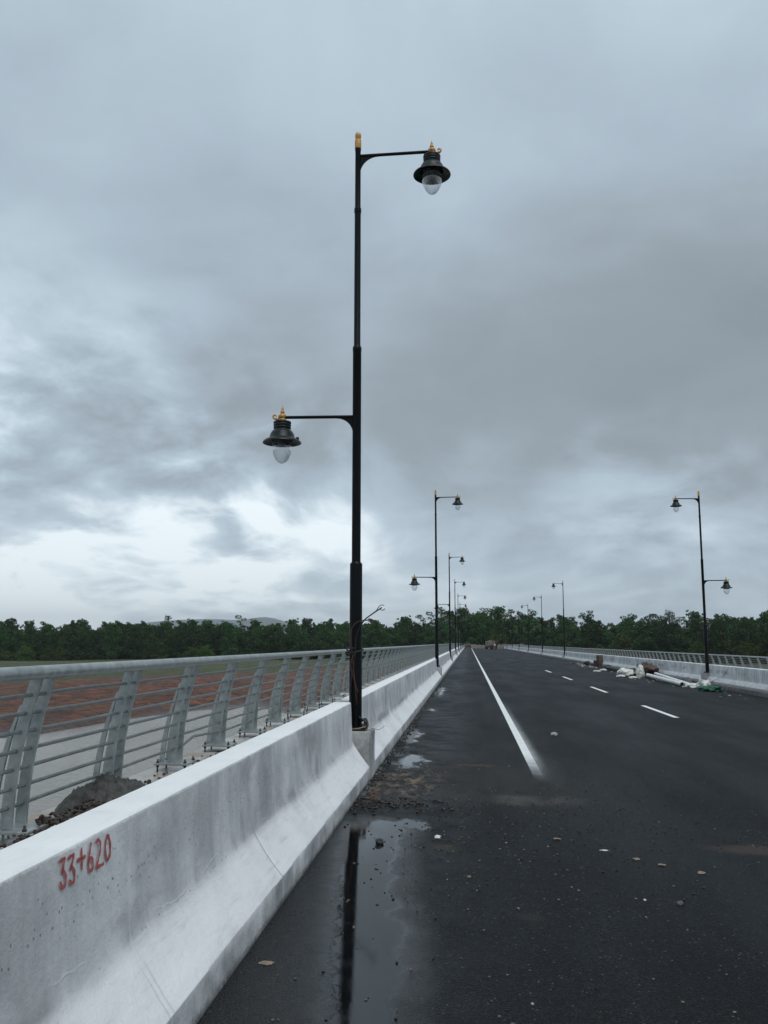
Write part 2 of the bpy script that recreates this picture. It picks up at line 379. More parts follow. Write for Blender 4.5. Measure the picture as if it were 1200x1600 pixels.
def mat_paint(name, core, start, fade, spray):
    # road paint with worn, feathered edges; object x = 0 on the line's centre
    m = Mat(name); v = m.obj(); s = m.n('SeparateXYZ', {0: v}); x, y, z = s.outputs
    f = m.noise(v, 60, 4, .7); n1 = m.noise(v, 4, 5, .6)
    ax = m.math('ABSOLUTE', x)
    body = m.ss(m.math('ADD', ax, m.math('MULTIPLY', m.math('SUBTRACT', f, .5), .02)), core + .006, core - .006)
    if spray:
        right = m.math('MULTIPLY', m.ss(x, core + .20, core - .03), m.ss(x, -core - .02, -core + .03))
        over = m.math('MULTIPLY', m.math('MULTIPLY', right, right), m.math('MULTIPLY', m.ss(y, start + 16, start + 3), m.ss(f, .28, .62)))
        body = m.math('MAXIMUM', body, m.math('MULTIPLY', over, .7))
        body = m.math('MULTIPLY', body, m.ss(m.math('ADD', y, m.math('MULTIPLY', n1, .6)), start, start + fade))
    body = m.math('MULTIPLY', body, m.ss(m.math('ADD', m.math('MULTIPLY', n1, .5), m.math('MULTIPLY', f, .5)), .30, .42, .6, 1.0))
    tr = m.n('BsdfTransparent'); pb = m.n('BsdfPrincipled', {'Base Color': m.mix(m.ss(n1, .3, .7), (.66, .68, .67), (.82, .83, .81)), 'Roughness': .5, 'Normal': m.bump(f, .3, .004)})
    mx = m.n('MixShader', {0: body}); m.t.links.new(tr.outputs[0], mx.inputs[1]); m.t.links.new(pb.outputs[0], mx.inputs[2])
    m.t.links.new(mx.outputs[0], m.out.inputs[0])
    return m.m

def mat_terrain():
    m = Mat('river_bank_soil'); v = m.obj(); s = m.n('SeparateXYZ', {0: v}); x, y, z = s.outputs
    big = m.noise(v, .035, 6, .6); md = m.noise(v, .35, 6, .65, .6); fine = m.noise(v, 2.5, 5, .7); fr = m.noise(m.scl(v, (.5, 1.4, 1)), .8, 6, .7)
    md2 = m.noise(m.scl(v, (.35, 1, 1)), 1.3, 8, .72)
    red = m.mix(m.ss(md, .3, .7), (.095, .038, .021), (.29, .10, .048))
    red = m.mix(m.ss(md2, .45, .62), red, (.040, .020, .014))
    red = m.mix(m.math('MULTIPLY', m.ss(fr, .52, .66), .75), red, (.050, .032, .023))
    red = m.mix(m.math('MULTIPLY', m.ss(big, .55, .7), .6), red, (.12, .078, .055))
    gr = m.mix(m.ss(md, .35, .65), (.026, .046, .010), (.080, .095, .020))
    gr = m.mix(m.math('MULTIPLY', m.ss(big, .45, .62), .6), gr, (.095, .080, .038))
    # turf starts further off close to the bridge
    gy = m.math('ADD', m.math('ADD', 196.0, m.math('MULTIPLY', m.math('MINIMUM', m.math('ADD', x, 30.0), 0.0), 1.9)), 0.0)
    gy = m.math('MAXIMUM', m.math('SUBTRACT', gy, 22.0), 92.0)
    k = m.ss(m.math('ADD', m.math('SUBTRACT', y, gy), m.math('MULTIPLY', m.math('SUBTRACT', big, .5), 90.0)), -8.0, 14.0)
    k = m.math('MAXIMUM', k, m.ss(x, 8, 20))
    c = m.mix(k, red, gr)
    wetk = m.ss(z, WATER + .45, WATER + .05)
    c = m.mix(m.math('MULTIPLY', wetk, .6), c, (.05, .03, .022))
    m.bsdf(color=c, rough=m.n('MapRange', {'Value': wetk, 'To Min': .8, 'To Max': .35}).outputs[0], normal=m.bump(m.math('ADD', md, m.math('ADD', m.math('MULTIPLY', fine, .4), md2)), 1.0, .8))
    return m.m

def mat_water():
    m = Mat('river_water'); v = m.obj()
    n1 = m.noise(m.scl(v, (1, 1.6, 1)), 2.4, 4, .65); n2 = m.noise(m.scl(v, (1, 1.3, 1)), 7, 3, .6); big = m.noise(v, .05, 4)
    c = m.mix(m.ss(big, .35, .65), (.27, .255, .225), (.34, .32, .285))
    wv = m.math('ADD', m.math('MULTIPLY', n1, .6), m.math('MULTIPLY', n2, .4))
    c = m.mix(m.math('MULTIPLY', m.ss(wv, .40, .60), .5), c, (.13, .125, .108))  # light and dark of the ripples painted into the water colour
    m.bsdf(color=c, rough=.10, spec=.55, normal=m.bump(m.math('ADD', n1, m.math('MULTIPLY', n2, .5)), .8, .075))
    return m.m

def mat_leaf(name, dark, light):
    m = Mat(name); v = m.obj(); oi = m.n('ObjectInfo'); g = m.n('NewGeometry')
    n1 = m.noise(v, .35, 3); rnd = g.outputs['Random Per Island']
    c = m.mix(m.math('ADD', m.math('MULTIPLY', n1, .55), m.math('MULTIPLY', rnd, .55)), dark, light)
    hs = m.n('HueSaturation', {'Hue': m.n('MapRange', {'Value': oi.outputs['Random'], 'To Min': .475, 'To Max': .52}).outputs[0], 'Saturation': 1.0, 'Value': m.n('MapRange', {'Value': oi.outputs['Random'], 'To Min': .6, 'To Max': 1.5}).outputs[0], 'Color': c})
    b = m.n('BsdfPrincipled', {'Base Color': hs.outputs[0], 'Roughness': .55, 'Specular IOR Level': .12})
    tl = m.n('BsdfTranslucent', {'Color': hs.outputs[0]}); mx = m.n('MixShader', {0: .22})
    m.t.links.new(b.outputs[0], mx.inputs[1]); m.t.links.new(tl.outputs[0], mx.inputs[2]); m.t.links.new(mx.outputs[0], m.out.inputs[0])
    return m.m

M = dict(
    asphalt=mat_asphalt(), concrete=mat_concrete(), galv=mat_galv(), galvbar=mat_galv('dull_galvanised_bar', .62), globe=mat_globe(),
    raw=mat_rawconcrete('wet_ledge_concrete', (.30, .262, .218), (.47, .445, .41)),
    plinth=mat_rawconcrete('plinth_concrete', (.22, .22, .22), (.46, .465, .46), False),
    deck=mat_rawconcrete('deck_concrete', (.25, .25, .24), (.38, .375, .36), False),
    edge=mat_paint('edge_line_paint', .062, 11.2, 3.0, True), dash=mat_paint('lane_dash_paint', .068, 0, 0, False),
    terrain=mat_terrain(), water=mat_water(),
    pole=simple('black_pole_paint', (.0022, .0032, .0042), .40, 0, .3, 5, .06, .002, .16),
    hood=simple('dark_green_enamel', (.0050, .0095, .0095), .36, 0, .25, 12, .08, .002, .28),
    gold=simple('gold_paint', (.50, .27, .075), .42, .25, .22, 30, .1, .002),
    socket=simple('lamp_socket', (.03, .032, .034), .35, .3),
    bolt=simple('dark_bolt', (.035, .033, .032), .5, .5), cable=simple('black_cable', (.012, .011, .011), .45),
    wire=simple('pale_wire', (.30, .24, .16), .5), rustwire=simple('brown_wire', (.06, .025, .018), .6),
    sand=simple('damp_sand', (.075, .074, .069), .9, 0, .35, 22, .7, .012), clod=simple('dark_clods', (.045, .032, .026), .9, 0, .5, 14, .6, .01),
    redclod=simple('red_brick_clods', (.10, .042, .033), .9, 0, .35, 20, .5, .01),
    crumb=simple('asphalt_crumbs', (.012, .0125, .013), .55, 0, .4, 60, .3, .003), pale=simple('pale_stone', (.34, .33, .30), .8, 0, .2, 60, .3, .003),
    tan=simple('tan_stone', (.20, .16, .11), .8, 0, .25, 60, .3, .003), grey=simple('grey_stone', (.11, .11, .105), .8, 0, .25, 60, .3, .003),
    white=simple('white_chip', (.62, .64, .63), .7, 0, .12, 40, .2, .002), redpaint=None,
    tarp=simple('brown_tarpaulin', (.060, .032, .022), .6, 0, .4, 5, .5, .03), sack=simple('white_sack', (.62, .62, .58), .7, 0, .18, 7, .5, .02),
    pvc=simple('white_pipe', (.70, .71, .69), .45, 0, .15, 5, .1, .003), green=simple('green_cloth', (.012, .085, .05), .7, 0, .3, 9, .5, .02),
    board=simple('weathered_board', (.155, .125, .10), .85, 0, .35, 6, .5, .01), darkboard=simple('dark_board', (.07, .055, .045), .85, 0, .35, 6, .5, .01),
    block=simple('grey_block', (.24, .245, .25), .85, 0, .25, 10, .5, .01), black=simple('black_rubber', (.012, .012, .013), .6),
    bark=simple('bark', (.075, .065, .055), .9, 0, .35, 3, .6, .05),
    leafA=mat_leaf('mangrove_leaf', (.005, .018, .006), (.066, .138, .036)), leafB=mat_leaf('bright_bush_leaf', (.014, .038, .008), (.095, .145, .030)),
    leafC=mat_leaf('casuarina_needles', (.008, .016, .009), (.042, .062, .036)),
    hills=simple('wooded_hill', (.035, .050, .042), .9, 0, .4, .01, .5, 4),
    heap=simple('tan_earth', (.10, .085, .072), .9, 0, .3, .8, .6, .1),
    cab=simple('lorry_dark_red', (.045, .016, .014), .45), chassis=simple('lorry_chassis', (.03, .02, .018), .6), tank=simple('lorry_pale_body', (.15, .125, .11), .5, 0, .4, 1.2),
    glass=simple('dark_glass', (.015, .018, .02), .1), tyre=simple('tyre_rubber', (.014, .014, .014), .75), carred=simple('car_red', (.05, .02, .016), .35),
    skin=simple('skin', (.22, .12, .075), .6), shirt=simple('pale_shirt', (.50, .44, .40), .8, 0, .12), trousers=simple('dark_trousers', (.025, .027, .034), .85), hair=simple('black_hair', (.01, .009, .008), .6),
)
def mat_redpaint():
    m = Mat('red_marker_paint'); v = m.obj(); f = m.noise(v, 60, 5, .7); n1 = m.noise(v, 14, 4)
    tr = m.n('BsdfTransparent'); p = m.n('BsdfPrincipled', {'Base Color': m.mix(n1, (.36, .055, .05), (.52, .13, .12)), 'Roughness': .6})
    mx = m.n('MixShader', {0: m.ss(m.math('ADD', m.math('MULTIPLY', f, .6), m.math('MULTIPLY', n1, .4)), .30, .46, .45, .98)})
    m.t.links.new(tr.outputs[0], mx.inputs[1]); m.t.links.new(p.outputs[0], mx.inputs[2]); m.t.links.new(mx.outputs[0], m.out.inputs[0])
    return m.m
M['redpaint'] = mat_redpaint()

# ------------------------------------------------------------------ setting: road, deck, markings
def sheet(name, xs, ys, zf, mat, kind='structure'):
    b = MB(); nx, ny = len(xs), len(ys)
    b.add([(x, y, zf(x, y)) for y in ys for x in xs], [(j * nx + i, j * nx + i + 1, (j + 1) * nx + i + 1, (j + 1) * nx + i) for j in range(ny - 1) for i in range(nx - 1)], 0, True)
    o = b.build(name, mat)
    if kind: o['kind'] = kind
    return o
xs = [-1.45 + i * (10.2 + 1.45) / 14 for i in range(15)]
ys = [Y0 + i * (Y1 + 18 - Y0) / 60 for i in range(61)]
sheet('road', xs, ys, lambda x, y: zroad(x), M['asphalt'])
# deck body under the road with the footway ledges on both sides
LEDGE = .778; DROPR = -.40
b = MB()
prof = [(-2.10, -1.0), (-2.10, LEDGE), (-1.60, LEDGE), (-1.60, -.06), (MIRX + 1.60, -.06 + ZR), (MIRX + 1.60, LEDGE + DROPR), (MIRX + 2.10, LEDGE + DROPR), (MIRX + 2.10, -1.1), (8.6, -1.9), (.1, -1.9)]
n = len(prof)
b.add([(x, Y0, z) for x, z in prof] + [(x, Y1, z) for x, z in prof], [(i, (i + 1) % n, (i + 1) % n + n, i + n) for i in range(n)][::1])
tag(b.build('bridge_deck', M['raw']), kind='structure')
b = MB()
for k in range(9):
    yy = 24.0 + LSTEP * k
    for x in (1.6, 7.0): b.lathe([(.75, -9), (.75, -2.6)], 20, (x, yy, 0))
    b.box((4.35, yy, -2.25), (9.0, 1.6, .7))
tag(b.build('bridge_pier', M['deck']), kind='structure')

XE = .84
b = MB(); yl = [10.6 + i * 2.0 for i in range(126)]
b.add([(sx, y, zroad(XE + sx) - zroad(XE)) for y in yl for sx in (-.12, .36)], [(2 * i, 2 * i + 1, 2 * i + 3, 2 * i + 2) for i in range(len(yl) - 1)])
o = b.build('edge_line', M['edge']); o.location = (XE, 0, zroad(XE) + .004); o['kind'] = 'structure'
XD = 4.76
for i in range(4):
    b = MB(); b.add([(-.072, -2.0, .0014), (.072, -2.0, -.0014), (.072, 2.0, -.0014), (-.072, 2.0, .0014)], [(0, 1, 2, 3)])
    o = b.build('lane_dash', M['dash']); o.location = (XD, 23.4 + 10.45 * i, zroad(XD) + .005); o['kind'] = 'structure'

# ------------------------------------------------------------------ concrete barriers
BP = [(0, -.12), (0, .05), (-.001, .157), (-.006, .166), (-.055, .225), (-.105, .292), (-.158, .370), (-.184, .412), (-.195, .450), (-.203, .52), (-.211, .62), (-.218, .74), (-.224, .880), (-.228, .893), (-.238, .900), (-.428, .901), (-.438, .895), (-.441, .885), (-.441, -.12)]
def inset(p, d):
    cx, cz = -.25, .4
    return [(x + (cx - x) * d / .25 if z > -.1 else x, z - d * (1.2 if z > .6 else 0)) for x, z in p]
def barrier(ya, yb, joints, side, label, seed):
    root = empty('concrete_barrier', (0, 0, 0))
    tag(root, label, 'barrier', 'white concrete barrier sections along the bridge')
    rr = random.Random(seed)
    loops = []
    def L(y, p): loops.append((y, p))
    L(ya, inset(BP, .045)); L(ya + .012, inset(BP, .018)); L(ya + .04, BP)
    cuts = sorted(joints)
    y = ya + .04
    step = .05 if yb < 12 else (.22 if yb < 45 else 1.4)
    pts = []
    while y + step < yb - .05:
        y += step; pts.append(y)
    for yj in cuts: pts = [p for p in pts if abs(p - yj) > .05]
    allp = sorted([(p, 0) for p in pts] + [(c, 1) for c in cuts if ya + .1 < c < yb - .1])
    for p, k in allp:
        if k == 0: L(p, BP)
        else:
            L(p - .012, BP); L(p - .007, inset(BP, .004)); L(p - .004, inset(BP, .03)); L(p + .004, inset(BP, .03)); L(p + .007, inset(BP, .004)); L(p + .012, BP)
    L(yb - .04, BP); L(yb - .012, inset(BP, .018)); L(yb, inset(BP, .045))
    m = len(BP); vs = []; b = MB()
    for y, p in loops:
        for i, (x, z) in enumerate(p):
            wob = .0035 * noise.noise(Vector((x * 9 + seed, y * 2.1, z * 5))) + ((.005 * noise.noise(Vector((y * 7.0, z * 20, seed))) + .004 * noise.noise(Vector((y * 19.0, z * 20, seed + 5)))) if 10 < i < 17 else 0)
            vs.append((XL + x + wob, y, z + wob * .7))
    fs = [(j * m + i, j * m + i + 1, (j + 1) * m + i + 1, (j + 1) * m + i) for j in range(len(loops) - 1) for i in range(m - 1)]
    fs.append(tuple(range(m))); fs.append(tuple((len(loops) - 1) * m + i for i in range(m - 1, -1, -1)))
    if side == 'right':
        vs = [(MIRX - x, y, z + ZR) for x, y, z in vs]; fs = [f[::-1] for f in fs]
    fs = [f[::-1] for f in fs]
    b.add(vs, fs, 0, True)
    b.build('wall', M['concrete'], root, 28)
    return root
def plinth(root, y0, y1, side):
    bm = bmesh.new(); bmesh.ops.create_cube(bm, size=1)
    bmesh.ops.scale(bm, vec=(.44, y1 - y0, .60), verts=bm.verts)
    bmesh.ops.bevel(bm, geom=list(bm.edges), offset=.012, segments=2, affect='EDGES')
    bmesh.ops.subdivide_edges(bm, edges=[e for e in bm.edges if e.calc_length() > .2], cuts=6, use_grid_fill=True)
    for v in bm.verts: v.co += Vector((1, 1, .5)) * .006 * noise.noise(v.co * 6 + Vector((y0, 0, 0)))
    b = MB(); x = XL - .224; z = .25
    if side == 'right': x = MIRX - x; z += ZR
    b.bm(bm, (x, (y0 + y1) / 2, z)); return b.build('plinth', M['plinth'], root)

lampL = [LAMP0 + LSTEP * k for k in range(9)]
lampR = [LAMP0 + .05 + LSTEP * k for k in (1, 3, 4, 5, 6, 7, 8)]
ordn = ['tallest foreground', 'second', 'third', 'fourth', 'fifth', 'sixth', 'seventh', 'eighth', 'farthest']
prev = Y0; left_roots = []
for k, yl_ in enumerate(lampL + [Y1 + .35]):
    e = yl_ - .27
    js = [1.40, 5.69, 9.98] if k == 0 else ([prev + .3 + i * 2.15 for i in range(1, 13)] if k < 3 else [prev + 9, prev + 18])
    if k == 0: lb = 'nearest grey white concrete barrier section with red hand painted numbers, on the left'
    elif k < 9: lb = 'left white concrete barrier between the %s and %s lamps of the left row' % (ordn[k - 1], ordn[k])
    else: lb = 'far end piece of the left white concrete barrier, past its farthest lamp'
    if e - prev > 1:
        rt = barrier(prev, e, js, 'left', lb, k); left_roots.append(rt)
        if k < 9: plinth(rt, e + .012, yl_ + .30, 'left')
    prev = yl_ + .31
ordr = ['nearest', 'second', 'third', 'fourth', 'fifth', 'sixth', 'farthest']
prev = 2.0
for k, yl_ in enumerate(lampR + [Y1 + .35]):
    e = yl_ - .27
    js = [prev + .3 + i * 2.15 for i in range(1, 30) if prev + .3 + i * 2.15 < e - .3] if k < 2 else [prev + 9, prev + 18]
    if k == 0: lb = 'nearest white concrete barrier section on the right, this side of the big right lamp'
    elif k == 1: lb = 'long white concrete barrier section on the right, behind the dumped rubbish and white pipes'
    elif k < 7: lb = 'right white concrete barrier between the %s and %s lamps of the right row' % (ordr[k - 1], ordr[k])
    else: lb = 'far end piece of the right white concrete barrier, past its farthest lamp'
    if e - prev > 1:
        rt = barrier(prev, e, js, 'right', lb, 20 + k)
        if k < 7: plinth(rt, e + .012, yl_ + .30, 'right')
    prev = yl_ + .31

# hand painted chainage 33+620 on the nearest section (y, z along the face)
STR = {'a': [(3.01, .88), (3.022, .881), (3.041, .882), (3.05, .882), (3.046, .868), (3.039, .853), (3.031, .841), (3.046, .841), (3.058, .828), (3.062, .811), (3.055, .795), (3.043, .788), (3.033, .794), (3.023, .808), (3.021, .815)],
 'b': [(3.072, .875), (3.085, .877), (3.105, .879), (3.12, .877), (3.114, .86), (3.101, .844), (3.096, .838), (3.113, .838), (3.127, .822), (3.131, .803), (3.122, .788), (3.106, .788), (3.095, .795), (3.09, .804)],
 'c': [(3.184, .889), (3.185, .869), (3.188, .843), (3.189, .82), (3.189, .811)], 'd': [(3.147, .852), (3.175, .851), (3.199, .851), (3.219, .851)],
 'e': [(3.265, .889), (3.26, .874), (3.253, .854), (3.244, .835), (3.245, .814), (3.251, .797), (3.262, .79), (3.277, .791), (3.285, .805), (3.279, .825), (3.268, .835), (3.255, .833), (3.248, .821)],
 'f': [(3.309, .876), (3.315, .883), (3.328, .884), (3.343, .877), (3.349, .86), (3.347, .842), (3.335, .823), (3.324, .804), (3.316, .79), (3.343, .788), (3.37, .788), (3.382, .792)],
 'g': [(3.411, .885), (3.402, .873), (3.397, .852), (3.397, .828), (3.404, .807), (3.416, .795), (3.428, .795), (3.439, .808), (3.444, .831), (3.438, .858), (3.426, .876), (3.411, .885)]}
def face_x(z):
    for (x0, z0), (x1, z1) in zip(BP, BP[1:]):
        if z0 <= z <= z1: return XL + x0 + (x1 - x0) * (z - z0) / (z1 - z0)
    return XL - .222
b = MB()
for key, pl in STR.items():
    q = []
    pl = [(y, z - .014) for y, z in pl]
    for i in range(len(pl) - 1):
        p0 = pl[max(i - 1, 0)]; p1 = pl[i]; p2 = pl[i + 1]; p3 = pl[min(i + 2, len(pl) - 1)]
        for t in (0, .25, .5, .75):
            q.append(tuple(.5 * ((2 * p1[a]) + (-p0[a] + p2[a]) * t + (2 * p0[a] - 5 * p1[a] + 4 * p2[a] - p3[a]) * t * t + (-p0[a] + 3 * p1[a] - 3 * p2[a] + p3[a]) * t ** 3) for a in (0, 1)))
    q.append(pl[-1])
    vs = []
    for i, (y, z) in enumerate(q):
        a = q[max(i - 1, 0)]; c = q[min(i + 1, len(q) - 1)]
        t = Vector((c[0] - a[0], c[1] - a[1]))
        t = t.normalized() if t.length > 1e-6 else Vector((1, 0))
        nn = Vector((-t.y, t.x)) * (.0066 + .0015 * math.sin(i * .9 + ord(key)))
        for sgn in (-1, 1):
            yy, zz = y + nn.x * sgn, z + nn.y * sgn
            vs.append((face_x(zz) + .0062, yy, zz))
    b.add(vs, [(2 * i, 2 * i + 1, 2 * i + 3, 2 * i + 2) for i in range(len(q) - 1)], 0, True)
b.build('painted_number', M['redpaint'], left_roots[0])

# ------------------------------------------------------------------ railings
def post_mesh(detail):
    """two curved flat plates with a bowed outer leg each, x = 0 over the base, leaning to the road (+x)"""
    plates = MB()
    def cx(t): return .102 * t ** 2.0                 # centre line of the main leg
    def plate(y, th):
        N = 12 if detail else 5
        for inner in (True, False):
            rng = [i / N for i in range(N + 1)] if inner else [i / N * .80 for i in range(N + 1)]
            vs = []
            for t in rng:
                z = .015 + .625 * t
                c = cx(t)
                if inner: xa, xb = c - .025, c + .025 - .002 * t
                else:
                    u = 1 - t / .80
                    g = .009 * min(1, u * 4)
                    xb = c - .025 - g * .4 - .028 * u ** 1.3; xa = xb - .010 - .020 * min(1, u * 1.6)
                for yy in (y - th / 2, y + th / 2): vs += [(xa, yy, z), (xb, yy, z)]
            fs = []
            for i in range(len(rng) - 1):
                o = i * 4; p = o + 4
                fs += [(o, o + 1, p + 1, p), (o + 2, p + 2, p + 3, o + 3), (o, p, p + 2, o + 2), (o + 1, o + 3, p + 3, p + 1)]
            k = (len(rng) - 1) * 4
            fs += [(0, 2, 3, 1), (k, k + 1, k + 3, k + 2)]
            plates.add(vs, fs)
    if detail:
        plate(-.062, .014); plate(.062, .014)
    else:
        plate(-.03, .03); plate(.03, .03)
    return plates
def cx(t): return .102 * t ** 2.0
ZB = LEDGE + .045
XP = -1.912
RAILS = [.098 + .077 * i for i in range(7)]
def railing(side):
    root = empty('bridge_railing', (XP, 0, ZB) if side == 'left' else (MIRX - XP, 0, ZB + DROPR), 0 if side == 'left' else math.pi)
    sgn = 1 if side == 'left' else -1
    y0 = 3.70
    tag(root, 'left grey galvanised railing with curved posts and thin bars, above the river and red bank' if side == 'left' else 'grey galvanised railing behind the right barrier and rubbish, forest behind it', 'railing')
    ya, yb = (-7.5, Y1) if side == 'left' else (4, Y1)
    def loc(y): return y * sgn
    b = MB()
    b.tube([(.118, loc(y), .653) for y in np.linspace(ya, yb, 40)], .029, 14)
    b.build('top_rail', M['galv'], root)
    for i, rz in enumerate(RAILS):
        b = MB(); t = (rz - .015) / .625; rr = random.Random(i + 50)
        pts = []
        ks = range(int((ya - y0) / 1.04), int((yb - y0) / 1.04))
        for k in ks:
            y = y0 + 1.04 * k
            pts.append((cx(t), loc(y), rz))
            if k < 60:
                dz = rr.uniform(-.004, .004)
                if i == 0 and k == 2 and side == 'left':
                    pts += [(cx(t), loc(y + .12), rz), (cx(t), loc(y + .36), rz + .035), (cx(t), loc(y + .9), rz + .012)]
                    continue
                pts.append((cx(t) + rr.uniform(-.003, .003), loc(y + .52), rz + dz))
        if side == 'right': pts = pts[::1]
        b.tube(pts, .0088, 8 if side == 'left' else 5)
        b.build('rail', M['galvbar'], root)
    proto = None; far = None
    first = -2 if side == 'left' else 12
    npost = 0
    rest = MB(); farmb = post_mesh(False)
    k = first
    while y0 + 1.04 * k < yb - .5:
        y = y0 + 1.04 * k
        if npost < 100:
            near = side == 'left' and k <= 9
            if near:
                if proto is None:
                    pm = post_mesh(True); proto = pm.build('post', M['galv'], root)
                    bp = MB(); bp.bevelbox((0, 0, .004), (.22, .20, .014), .003); bp.build('base_plate', M['galv'], proto)
                    for sx in (-.09, .09):
                        for sy in (-.085, .085):
                            bb = MB(); bb.tube([(sx, sy, -.06), (sx, sy, .034)], .0055, 8); bb.lathe([(.0105, .011), (.0105, .020)], 6, (sx, sy, 0)); bb.lathe([(.010, -.014), (.010, -.005)], 6, (sx, sy, 0))
                            bb.build('anchor_bolt', M['bolt'], proto)
                    p = proto
                else: p = copy_tree(proto, root)
            else:
                if far is None:
                    fm = post_mesh(False); fm.box((0, 0, .004), (.2, .16, .014)); far = fm.build('post', M['galv'], root); p = far
                else:
                    p = far.copy(); col.objects.link(p); p.parent = root
            p.location = (0, loc(y), 0)
        else:
            rest.add([(vx, vy + loc(y), vz) for vx, vy, vz in farmb.v], farmb.f)
        npost += 1; k += 1
    if rest.v: rest.build('post', M['galv'], root)['kind'] = 'stuff'
    return root
railing('left'); railing('right')

# ------------------------------------------------------------------ street lamps
PB = .55                     # plinth top above barrier foot
def make_lamp():
    root = empty('street_lamp', (0, 0, 0))
    b = MB()
    H = lambda z: z - PB
    b.lathe([(.078, 0), (.078, H(2.56)), (.074, H(2.575)), (.058, H(2.59)), (.056, H(2.60)), (.055, H(5.32)), (.058, H(5.325)), (.058, H(5.37)), (.052, H(5.38)), (.043, H(5.40)), (.041, H(7.22)), (.047, H(7.225)), (.047, H(7.28)), (.041, H(7.285)), (.038, H(7.30)), (.037, H(8.10)), (.041, H(8.11)), (.041, H(8.15)), (.036, H(8.16))], 24)
    b.build('pole', M['pole'], root, 45)
    b = MB(); b.lathe([(.040, H(8.13)), (.044, H(8.15)), (.044, H(8.25)), (.040, H(8.262)), (.030, H(8.27)), (.036, H(8.285)), (.043, H(8.315)), (.038, H(8.345)), (.020, H(8.37)), (.008, H(8.378))], 18)
    b.build('pole_cap', M['gold'], root, 50)
    b = MB(); b.bevelbox((0, 0, .012), (.27, .27, .022), .004); b.build('base_plate', M['bolt'], root)
    for sx in (-1, 1):
        for sy in (-1, 1):
            b = MB(); b.tube([(sx * .1, sy * .1, .0), (sx * .1, sy * .1, .09)], .011, 8); b.lathe([(.022, .023), (.022, .042)], 6, (sx * .1, sy * .1, 0)); b.build('anchor_bolt', M['bolt'], root)
    for sg, za, L in ((1, 8.03, .985), (-1, 4.455, .965)):
        z = H(za); r0 = .03 if sg > 0 else .05
        a = MB()
        a.tube([(sg * r0, 0, z), (sg * (L + .05), 0, z + .012)], .021, 10)
        # curved bracket under the arm
        N = 10; vs = []; rad = .24 if sg > 0 else .21
        for yy in (-.008, .008):
            for i in range(N + 1):
                t = math.pi / 2 * i / N
                vs.append((sg * (r0 + rad - rad * math.cos(t)), yy, z - rad + rad * math.sin(t) - .018))
            vs.append((sg * r0, yy, z - .012))
        m = N + 2
        fs = [(i, i + 1, N + 1) for i in range(N)] + [(m + i + 1, m + i, m + N + 1) for i in range(N)] + [(i, m + i, m + i + 1, i + 1) for i in range(N)]
        a.add(vs, fs)
        arm = a.build('arm', M['pole'], root, 40)
        lx = sg * L; zt = z - .035
        hd = MB()
        hd.lathe([(.03, zt), (.085, zt - .004), (.112, zt - .012), (.116, zt - .03), (.108, zt - .04), (.114, zt - .05), (.114, zt - .066), (.106, zt - .074), (.113, zt - .084), (.113, zt - .098), (.104, zt - .106), (.112, zt - .122), (.132, zt - .140), (.152, zt - .175), (.166, zt - .225), (.176, zt - .238), (.215, zt - .252), (.243, zt - .274), (.248, zt - .290), (.242, zt - .291), (.212, zt - .266), (.172, zt - .252), (.150, zt - .246), (.135, zt - .20), (.02, zt - .16)], 32, (lx, 0, 0), cap=False)
        lant = hd.build('lantern', M['hood'], root, 50)
        sk = MB(); sk.lathe([(.128, zt - .235), (.128, zt - .312), (.122, zt - .318), (.118, zt - .25), (.05, zt - .24), (.045, zt - .30), (.02, zt - .33)], 28, (lx, 0, 0), cap=False)
        sk.build('collar', M['socket'], lant, 50)
        gl = MB(); gl.lathe([(.118, zt - .30), (.130, zt - .335), (.131, zt - .37), (.124, zt - .41), (.109, zt - .455), (.088, zt - .497), (.062, zt - .53), (.034, zt - .55), (.006, zt - .558)], 28, (lx, 0, 0), cap=False)
        gl.build('globe', M['globe'], lant)
        lat = MB(); lat.bevelbox((lx + (.2 if sg < 0 else -.2), 0, zt - .235), (.04, .03, .035), .006); lat.build('latch', M['hood'], lant)
        # gilt finial with a scroll at the end of the arm
        fn = MB()
        fn.lathe([(.042, zt - .002), (.050, zt + .010), (.046, zt + .022), (.040, zt + .03), (.052, zt + .05), (.052, zt + .072), (.036, zt + .09), (.022, zt + .10), (.030, zt + .112), (.024, zt + .13), (.014, zt + .145), (.018, zt + .155), (.010, zt + .175), (.004, zt + .20)], 14, (lx, 0, 0))
        pts = [(lx + sg * (.03 + .02 * i), 0, zt + .035 - .012 * math.sin(i / 3 * math.pi)) for i in range(4)]
        for i in range(9):
            t = -math.pi / 2 + i / 8 * 1.5 * math.pi
            rad = .03 - .0018 * i
            pts.append((lx + sg * (.095 + rad * math.cos(t)), 0, zt + .062 + rad * math.sin(t)))
        fn.tube(pts, [.016] * 4 + [.015 - .0008 * i for i in range(9)], 8)
        for sy in (-1, 1): fn.blob((lx, sy * .045, zt + .055), (.02, .016, .026), 3, .1, sub=1)
        fn.build('finial', M['gold'], lant, 60)
    return root
lamp0 = make_lamp()
XLAMP = XL - .21
for k, y in enumerate(lampL):
    o = lamp0 if k == 0 else copy_tree(lamp0)
    o.location = (XLAMP, y, PB)
    o['category'] = 'street lamp'; o['group'] = 'black two arm street lamps along the bridge'
    o['label'] = 'tall black street lamp in the left foreground with loose cables on its pole' if k == 0 else 'black street lamp with two lanterns, %s from the front in the left row' % ordn[k]
for k, y in enumerate(lampR):
    o = copy_tree(lamp0); o.location = (MIRX - XLAMP, y, PB + ZR); o.rotation_euler = (0, R(-.15), math.pi)
    o['label'] = 'large black street lamp on the right beside the dumped white pipes' if k == 0 else 'black street lamp with two lanterns, %s from the front in the right row' % ordr[k]
